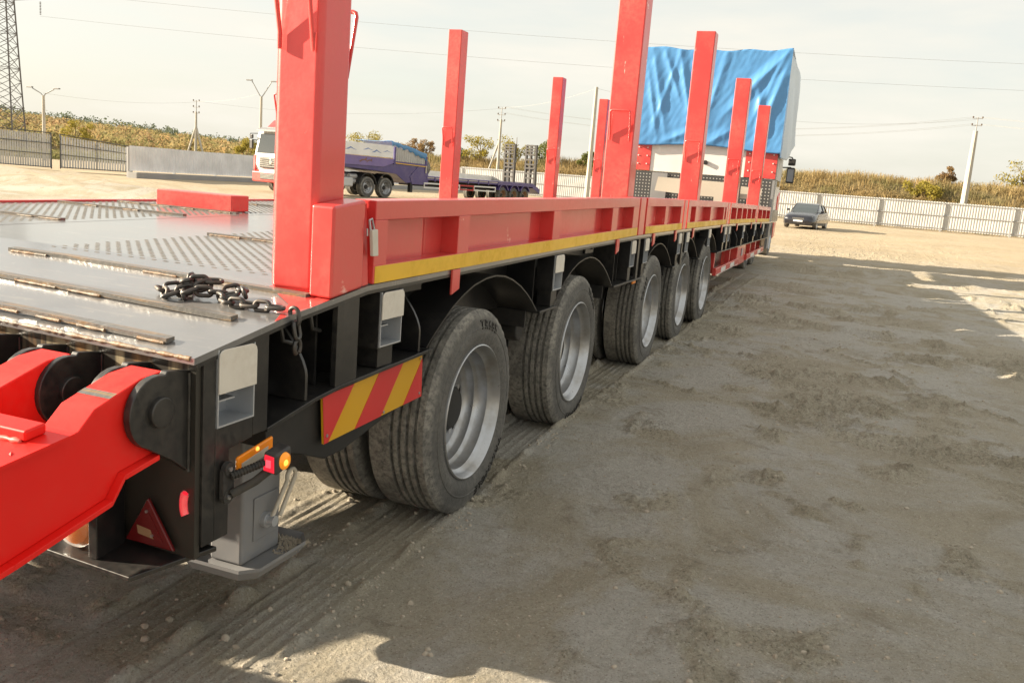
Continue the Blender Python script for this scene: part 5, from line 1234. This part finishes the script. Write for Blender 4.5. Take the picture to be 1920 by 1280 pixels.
def gate(a, b, z0, za, zb, label):
    a, b = Vector((*a, 0)), Vector((*b, 0)); root = wroot('yard_gate', (a.x, a.y, 0)); tag(root, label, 'gate', 'open yard gates')
    d = (b-a).normalized(); nr = Vector((d.y, -d.x, 0)); Ln = (b-a).length
    n = int(Ln/.14)
    for k in range(n):      # separate upright slats
        p = a+d*(Ln*(k+.15)/n); q = a+d*(Ln*(k+.85)/n); t = k/n; zt_ = za+(zb-za)*t-.08; mb = MB()
        mb.hexa([(p.x, p.y, z0+.1), (q.x, q.y, z0+.1), (q.x-nr.x*.02, q.y-nr.y*.02, z0+.1), (p.x-nr.x*.02, p.y-nr.y*.02, z0+.1), (p.x, p.y, zt_), (q.x, q.y, zt_), (q.x-nr.x*.02, q.y-nr.y*.02, zt_), (p.x-nr.x*.02, p.y-nr.y*.02, zt_)])
        mb.build('slat', 'sheet', root)
    def bar(n_, p, q, r=.035): m = MB(); m.tube([p, q], r, 4); m.build(n_, 'dark_frame', root)
    f = lambda p, z, o=.03: (p.x+nr.x*o, p.y+nr.y*o, z)
    bar('gate_frame', f(a, z0), f(a, za)); bar('gate_frame', f(b, z0), f(b, zb)); bar('gate_frame', f(a, za), f(b, zb)); bar('gate_frame', f(a, z0+.08), f(b, z0+.08))
    for t in (.36, .66): bar('gate_rail', f(a, z0+.1+(za-z0)*t), f(b, z0+.1+(zb-z0)*t), .025)
    mdl = a.lerp(b, .5); bar('gate_rail', f(mdl, z0+.1), f(mdl, (za+zb)/2), .02)
gate((-48.5, 36.0), (-42.8, 38.15), .06, 2.20, 2.05, 'pale slatted metal gate leaf at the left edge, below the pylon')
gate((-42.3, 38.3), (-40.0, 41.3), .10, 2.02, 1.62, 'pale slatted gate leaf next to the low grey fence')
# ------------------------------------------------------------------ poles, pylon, wires
def pole(x, y, h, label, lean=0, r0=.17, r1=.10, arms=2, strut=None, mat='concrete', name='utility_pole'):
    root = empty(name, (x, y, 0)); tag(root, label, 'pole')
    def P(n, mb, m, **k): o = mb.build(n, m, None, **k); o.parent = root; return o
    mb = MB(); mb.tube([(0, 0, -.3), (0, 0, h*.5), (0, 0, h-1.2 if arms else h)], [r0, (r0+r1)/2, r1], 8); P('shaft', mb, mat, smooth=40)
    if arms:
        mb = MB(); mb.tube([(0, 0, h-1.3), (0, 0, h)], .045, 8); P('top_tube', mb, 'fence_post')
        for k in range(arms):
            z = h-.12-k*.62; a = MB(); a.box(-.42, .42, -.03, .03, z-.03, z+.03); P('cross_arm', a, 'fence_post')
            for xx in (-.38, .38):
                i = MB(); i.lathe([(z+.02, .02), (z+.06, .06), (z+.14, .07), (z+.18, .03), (z+.2, .001)], 'z', c=(xx, 0, 0), seg=10); P('insulator', i, 'insulator', smooth=40)
    for s in strut or []:
        mb = MB(); mb.tube([(s, .2*s, -.3), (0, 0, h*.62)], .11, 8); P('strut', mb, mat, smooth=40)
    return root
pole(9.4, 89.6, 10.1, 'pale concrete power pole behind the fence at the right', arms=2, r0=.33, r1=.19)
pole(-21.5, 74.2, 9.7, 'slim concrete pole in front of the fence between two red stakes', arms=0, r0=.24, r1=.15)
pole(-34.6, 85.6, 8.6, 'braced concrete pole with insulators behind the raised grey ramps', arms=3, strut=[-1.7], r0=.2, r1=.12)
pole(-67.0, 78.3, 7.2, 'tripod braced power pole beyond the low grey fence', arms=3, strut=[-1.5, 1.4], r0=.16, r1=.10)
def lamp(x, y, h, label, spread=1.2, rise=.55):
    root = pole(x, y, h-.5, label, arms=0, r0=.17, r1=.11, name='street_lamp'); root['category'] = 'street lamp'
    for s in (-1, 1):
        m = MB(); m.tube([(0, 0, h-.6), (s*spread*.2, s*.05, h-.35), (s*spread, s*.2, h+rise-.3)], .045, 8); o = m.build('lamp_arm', 'fence_post', None, smooth=40); o.parent = root
        m = MB(); c = (s*(spread+.25), s*.25, h+rise-.22); m.box(c[0]-.32, c[0]+.32, c[1]-.1, c[1]+.1, c[2]-.05, c[2]+.06); q = m.build('lamp_head', 'grey_paint', None, bevel=.03); q.parent = root
lamp(-65.2, 57.4, 5.9, 'double-armed street lamp right of the pylon', 1.0, .35)
lamp(-51.3, 68.5, 7.6, 'tall lamp post with V-shaped arms above the white truck cab', .9, 1.1)
def pylon():
    root = empty('power_pylon', (-91.2, 75.0, 0), R(25)); tag(root, 'tall steel lattice pylon at the left edge of the picture', 'pylon')
    H = 30; hw = lambda z: 1.95*(1-z/H)**1.0*.86+.36*(z/H)
    def P(n, mb, **k): o = mb.build(n, 'lattice', None, **k); o.parent = root; return o
    C4 = [(-1, -1), (1, -1), (1, 1), (-1, 1)]
    for (a, b) in C4:
        mb = MB(); mb.tube([(a*hw(z), b*hw(z), z) for z in (0, 10, 20, H)], .085, 4); P('tower_leg', mb)
    zs = [0]; 
    while zs[-1] < H-1: zs.append(zs[-1]+max(.8, hw(zs[-1])*1.05))
    for i in range(4):
        a, b = C4[i], C4[(i+1) % 4]; mb = MB()
        for z0, z1 in zip(zs[:-1], zs[1:]):
            w0, w1 = hw(z0), hw(z1); mb.tube([(a[0]*w0, a[1]*w0, z0), (b[0]*w1, b[1]*w1, z1)], .038, 4); mb.tube([(b[0]*w0, b[1]*w0, z0), (a[0]*w1, a[1]*w1, z1)], .038, 4)
        for z0 in zs[::3]: w0 = hw(z0); mb.tube([(a[0]*w0, a[1]*w0, z0), (b[0]*w0, b[1]*w0, z0)], .04, 4)
        P('bracing', mb)
    for z, l in ((16.9, 4.3), (21, 5.0), (25, 3.6)):
        for s in (-1, 1):
            mb = MB(); w = hw(z); tip = (s*l, 0, z+.25)
            for q in (-1, 1): mb.tube([(s*w, q*w, z), tip], .06, 4); mb.tube([(s*w, q*w, z+1.2), tip], .05, 4)
            for t in (.3, .6): mb.tube([(s*(w+(l-w)*t), w*(1-t), z+.25*t), (s*(w+(l-w)*t), -w*(1-t), z+.25*t)], .03, 4)
            P('cross_arm', mb)
            i = MB()
            for k in range(9): i.lathe([(z-.05-k*.16, .02), (z-.12-k*.16, .12), (z-.16-k*.16, .02)], 'z', c=(s*(l-.1), 0, 0), seg=8)
            o = i.build('insulator_string', 'insulator', None); o.parent = root
pylon()
def wire(a, b, sag, label, r=.009):
    a, b = Vector(a), Vector(b); pts = []
    for k in range(25): t = k/24; p = a.lerp(b, t); p.z -= sag*4*t*(1-t); pts.append(p)
    mb = MB(); mb.tube([p-a for p in pts], r, 4); o = mb.build('power_line', 'wire', None); o.location = a; tag(o, label, 'power line', 'overhead power lines'); return o
for i, dz in enumerate((0, -.6)):
    for k, dx in enumerate((-.38, .38)):
        w_ = ('upper', 'lower')[i]+' '+('near', 'far')[k]
        wire((9.4+dx, 89.6, 10.1+dz), (45+dx, 78, 10.1+dz), .9, w_+' power line leaving the right concrete pole towards the right edge'); wire((9.4+dx, 89.6, 10.1+dz), (-34.6+dx, 85.6, 8.7+dz), 1.6, w_+' power line from the right concrete pole to the braced pole')
wire((-21.5, 74.2, 9.6), (-34.6, 85.6, 8.6), .4, 'short power line from the slim concrete pole to the braced pole'); wire((-21.5, 74.2, 9.6), (9.4, 89.6, 9.9), 1.4, 'power line from the slim concrete pole to the right pole')
wire((-34.6, 85.6, 8.5), (-67, 78.3, 7.1), .9, 'power line between the braced pole and the tripod pole'); wire((-67, 78.3, 7.1), (-51.3, 68.5, 7.4), .3, 'power line from the tripod pole to the V-armed lamp'); wire((-65.2, 57.4, 5.6), (-67, 78.3, 7.0), .4, 'power line between the double-armed lamp and the tripod pole')
for (z, l) in ((15.3, 4.2), (18.0, 4.8), (24.8, 3.4)): wire((-91.2+l*.9, 75+l*.42, z), (120, 140, z+6), 3.5, ('lowest', 'middle', 'topmost')[[15.3, 18.0, 24.8].index(z)]+' high-voltage line running from the pylon across the sky', .012)

# ------------------------------------------------------------------ banks, weeds, trees, far hills
def bank_h(x, y):
    # earth bank behind the fence
    c = np.interp(x, [-75, -50, -30, -12, 5, 20, 45], [2.3, 3.0, 3.6, 3.7, 4.1, 3.8, 3.3])
    yb = np.interp(x, [-75, -38, 45], [97, 90, 83.5])
    t = np.clip((y-yb)/9, 0, 1); return c*(t*t*(3-2*t))-.3*(t <= 0)+.5*np.array(vn(np.asarray(x), np.asarray(y), .15, 5))*t
def bank():
    xs = np.arange(-80, 62, 1.6); ys = np.concatenate([np.arange(80, 104, 1.0), np.arange(104, 150, 6)]); XX, YY = np.meshgrid(xs, ys)
    ZZ = np.array([[float(bank_h(np.array(a), np.array(b))) for a, b in zip(r1, r2_)] for r1, r2_ in zip(XX, YY)])
    n = len(xs); mb = MB(); mb.add([tuple(p) for p in np.stack([XX.ravel(), YY.ravel(), ZZ.ravel()], 1)], [(j*n+i, j*n+i+1, (j+1)*n+i+1, (j+1)*n+i) for j in range(len(ys)-1) for i in range(n-1)])
    o = mb.build('bank', 'soil_slope', None, smooth=80); tag(o, kind='structure')
bank()
def blades(name, mat, label, cat, pts):
    v = []; f = []
    for (x, y, z, h, w) in pts:
        a = random.uniform(0, 3.14); lx, ly = random.gauss(0, .18)*h, random.gauss(0, .18)*h; dx, dy = math.cos(a)*w, math.sin(a)*w; o = len(v)
        v += [(x-dx, y-dy, z), (x+dx, y+dy, z), (x+lx*.5+dx*.9, y+ly*.5+dy*.9, z+h*.6), (x+lx*.5-dx*.9, y+ly*.5-dy*.9, z+h*.6), (x+lx, y+ly, z+h)]; f += [(o, o+1, o+2, o+3), (o+3, o+2, o+4)]
    mb = MB(); mb.add(v, f); o = mb.build(name, mat, None); tag(o, label, cat, kind='stuff')
def weeds():
    A, B = [], []
    for i in range(46000):
        x = random.uniform(-72, 40); yb = float(np.interp(x, [-75, -38, 45], [97, 90, 83.5])); y = yb+random.uniform(-2.5, 12)
        z = float(bank_h(np.array(x), np.array(y)))
        clump = vnoise(x, y, .35, 3); green = vnoise(x, y, .12, 8) > .05 and x < -14 and y < yb+5
        if clump < -.25 and random.random() < .6: continue
        h = random.uniform(.3, .75)*(1+.9*max(0, clump))*(1 if y < yb+7 else 1.3); (B if green else A).append((x, y, max(z, -.05)-.05, h, random.uniform(.012, .04)))
    blades('dry_weeds', 'dry_weeds', 'brown dry weeds covering the earth bank behind the fence', 'weeds', A)
    blades('green_weeds', 'green_weeds', 'patches of still green weeds low on the earth bank', 'weeds', B)
    C_, S_ = [], []
    for i in range(1100):      # soft tussocks and bushes among the weeds
        x = random.uniform(-70, 38); yb = float(np.interp(x, [-75, -38, 45], [97, 90, 83.5])); y = yb+random.uniform(-1, 12); z = float(bank_h(np.array(x), np.array(y))); r = random.uniform(.4, 1.1)
        p = ball(130, .3)*r; p[:, 2] = np.abs(p[:, 2])*.9; C_.append(p+np.array([x, y, z])); S_.append(rng.uniform(.05, .12, 130))
    o = leaf_mesh('tussocks', 'dry_weeds', np.concatenate(C_), np.concatenate(S_), .3, .6, True); tag(o, 'soft golden tussocks and low bushes on the earth bank', 'weeds', kind='stuff')
weeds()
def tree(x, y, z, h, w, mat, label, name='small_tree', n=900, leaf=.16, group=None, cat='tree'):
    root = empty(name, (x, y, z)); tag(root, label, cat, group)
    tb = MB(); tb.tube([(0, 0, -.2), (random.uniform(-.1, .1), 0, h*.4), (random.uniform(-.2, .2), .1, h*.85)], [h*.022, h*.016, h*.006], 7)
    limbs = []
    for k in range(9):
        a = random.uniform(0, 6.28); z0 = h*random.uniform(.12, .55); l = w*random.uniform(.5, .95); e = (math.cos(a)*l, math.sin(a)*l, z0+h*random.uniform(.15, .4)); limbs.append(e); tb.tube([(0, 0, z0), (e[0]*.5, e[1]*.5, z0+(e[2]-z0)*.65), e], [h*.011, h*.007, h*.003], 5)
    o = tb.build('trunk', 'bark', None, smooth=60); o.parent = root
    n = int(n*2.2); per = n//(len(limbs)+5); C_ = []
    for e in limbs: C_.append(ball(per)*np.array([1, 1, .8])*w*random.uniform(.26, .44)+np.array(e))
    for k in range(5): C_.append(ball(per)*np.array([1, 1, .8])*w*random.uniform(.26, .46)+np.array([random.uniform(-.35, .35)*w, random.uniform(-.35, .35)*w, h*random.uniform(.3, .95)]))
    C_ = np.concatenate(C_); o = leaf_mesh('crown', mat, C_, leaf*.62*rng.uniform(.6, 1.4, len(C_))); o.parent = root
def bz(x, y): return float(bank_h(np.array(x), np.array(y)))
for (x, y, h, w, m, l, gz_) in [
    (15.6, 101, 4.0, 1.9, 'leaf_yellow', 'yellow-green tree cut by the right edge on the bank', None),
    (8.2, 97.5, 2.6, .9, 'leaf_brown', 'bare brownish sapling on the bank just left of the right power pole', None),
    (6.0, 92.5, 1.8, 1.5, 'leaf_yellow', 'low yellow bush on the bank below the right power pole', None),
    (-62.5, 107, 4.6, 2.6, 'leaf_yellow', 'bright yellow-green tree above the neck of the purple trailer', 2.4),
    (-58.0, 108, 3.6, 2.0, 'leaf_brown', 'brownish tree beside the bright yellow-green tree', 2.4),
    (-52.0, 103, 3.6, 1.3, 'leaf_brown', 'thin bare tree right of the crumpled blue tarp', None),
    (-42.5, 99, 3.8, 1.8, 'leaf_yellow', 'yellow tree left of the braced concrete pole', None),
    (-38.2, 100, 4.4, 1.9, 'leaf_yellow', 'tall yellow tree behind the braced concrete pole', None),
    (-33.8, 98, 3.2, 1.5, 'leaf_green', 'green tree between the two raised ramps', None),
    (-28.0, 97, 2.6, 1.2, 'leaf_green', 'small green tree just left of the slim concrete pole', None),
    (-23.0, 96, 2.4, 1.7, 'leaf_brown', 'brown bush right of the slim concrete pole', None),
    (-46.5, 100, 2.4, 1.6, 'leaf_green', 'green bush on the bank behind the purple deck', None)]:
    tree(x, y, (bz(x, y) if gz_ is None else gz_)-.9, h+.5, w*1.15, m, l)
# left side: brush belt, shrubs, wooded hills
def lefthills():
    def hh(x, y): 
        d = math.hypot(x, y); ang = math.degrees(math.atan2(-x, y)); k = np.interp(ang, [28, 36, 44, 52, 60], [1.0, 2.2, 5.2, 7.6, 9.0]); t = min(1, max(0, (d-150)/260)); return -.5+(k+1.5)*t*t*(3-2*t)+1.2*vnoise(x, y, .02, 2)*t
    an = np.radians(np.arange(20, 76, 1.0)); ds = [110, 130, 150, 175, 200, 230, 265, 300, 340, 380, 420, 470, 540, 700]; v = []; n = len(an)
    for d in ds:
        for a in an: x, y = -d*math.sin(a), d*math.cos(a); v.append((x, y, hh(x, y)))
    mb = MB(); mb.add(v, [(j*n+i, j*n+i+1, (j+1)*n+i+1, (j+1)*n+i) for j in range(len(ds)-1) for i in range(n-1)]); o = mb.build('hill', 'soil_slope', None, smooth=80); tag(o, kind='structure')
    def wood(name, mat, label, cat, n, dr, ar, rr, hr, k, sz, zf_=None):
        C_, S_ = [], []
        for i in range(n):
            d = random.uniform(*dr); a = R(random.uniform(*ar)); x, y = -d*math.sin(a), d*math.cos(a); r, h = random.uniform(*rr), random.uniform(*hr)
            if zf_: h *= zf_(math.degrees(a)); z = min(max(-.2, hh(x, y)), 1.5)
            else: z = hh(x, y)
            C_.append(ball(k, .45)*np.array([r, r, h*.5])+np.array([x, y, z+h*.5])); S_.append(r*rng.uniform(sz[0], sz[1], k))
        tag(leaf_mesh(name, mat, np.concatenate(C_), np.concatenate(S_)), label, cat, kind='stuff')
    wood('autumn_wood', 'leaf_far', 'far wooded hillside in autumn brown and orange', 'wood', 1700, (200, 430), (24, 62), (1.8, 3.6), (2.5, 5.0), 70, (.10, .20))
    wood('pine_wood', 'pine_far', 'dark pine wood along the far hill crest', 'wood', 800, (415, 480), (24, 62), (1.6, 2.8), (5.0, 8.0), 50, (.15, .3))
    wood('scrub', 'brush', 'olive and brown scrub behind the left fence', 'scrub', 1000, (96, 150), (27, 60), (.9, 1.9), (.45, 1.1), 240, (.045, .10), lambda g: np.interp(g, [27, 34, 37, 42, 46, 52, 60], [2.4, 2.7, 2.5, 1.6, 1.1, .8, .7]))
lefthills()
for (x, y, h, w, m, l) in [(-92, 85.5, 4.6, 2.0, 'leaf_yellow', 'round yellow-green tree between the street lamp and the tripod pole'), (-96, 76, 5.2, 2.2, 'leaf_green', 'green tree just right of the pylon foot'), (-76, 99, 4.0, 1.7, 'leaf_yellow', 'yellow-green tree left of the tripod pole'), (-66, 100, 4.8, 1.6, 'leaf_brown', 'loose brown-green tree left of the white truck cab')]:
    tree(x, y, 0, h, w, m, l, n=1000)
def house(x, y, z, w, d, h, label):
    root = empty('house', (x, y, z), R(40)); tag(root, label, 'house')
    o = MB().box(-w/2, w/2, -d/2, d/2, -1, h).build('wall', 'house_wall', None); o.parent = root
    o = MB().prism([(-w/2-.3, h), (w/2+.3, h), (0, h+w*.35)], 'y', -d/2-.3, d/2+.3).build('roof', 'roof_white', None, fixn=True); o.parent = root
    for s in (-.25, .25): o = MB().box(s*w-.5, s*w+.5, -d/2-.05, -d/2-.01, h*.35, h*.75).build('window', 'glass', None); o.parent = root
house(-225, 178, 3.2, 8, 7, 3.2, 'small pale house with grey roof on the far hillside right of the lamp')
house(-246, 186, 4.0, 7, 6, 3.0, 'small pale house on the far hillside between pylon and lamp')
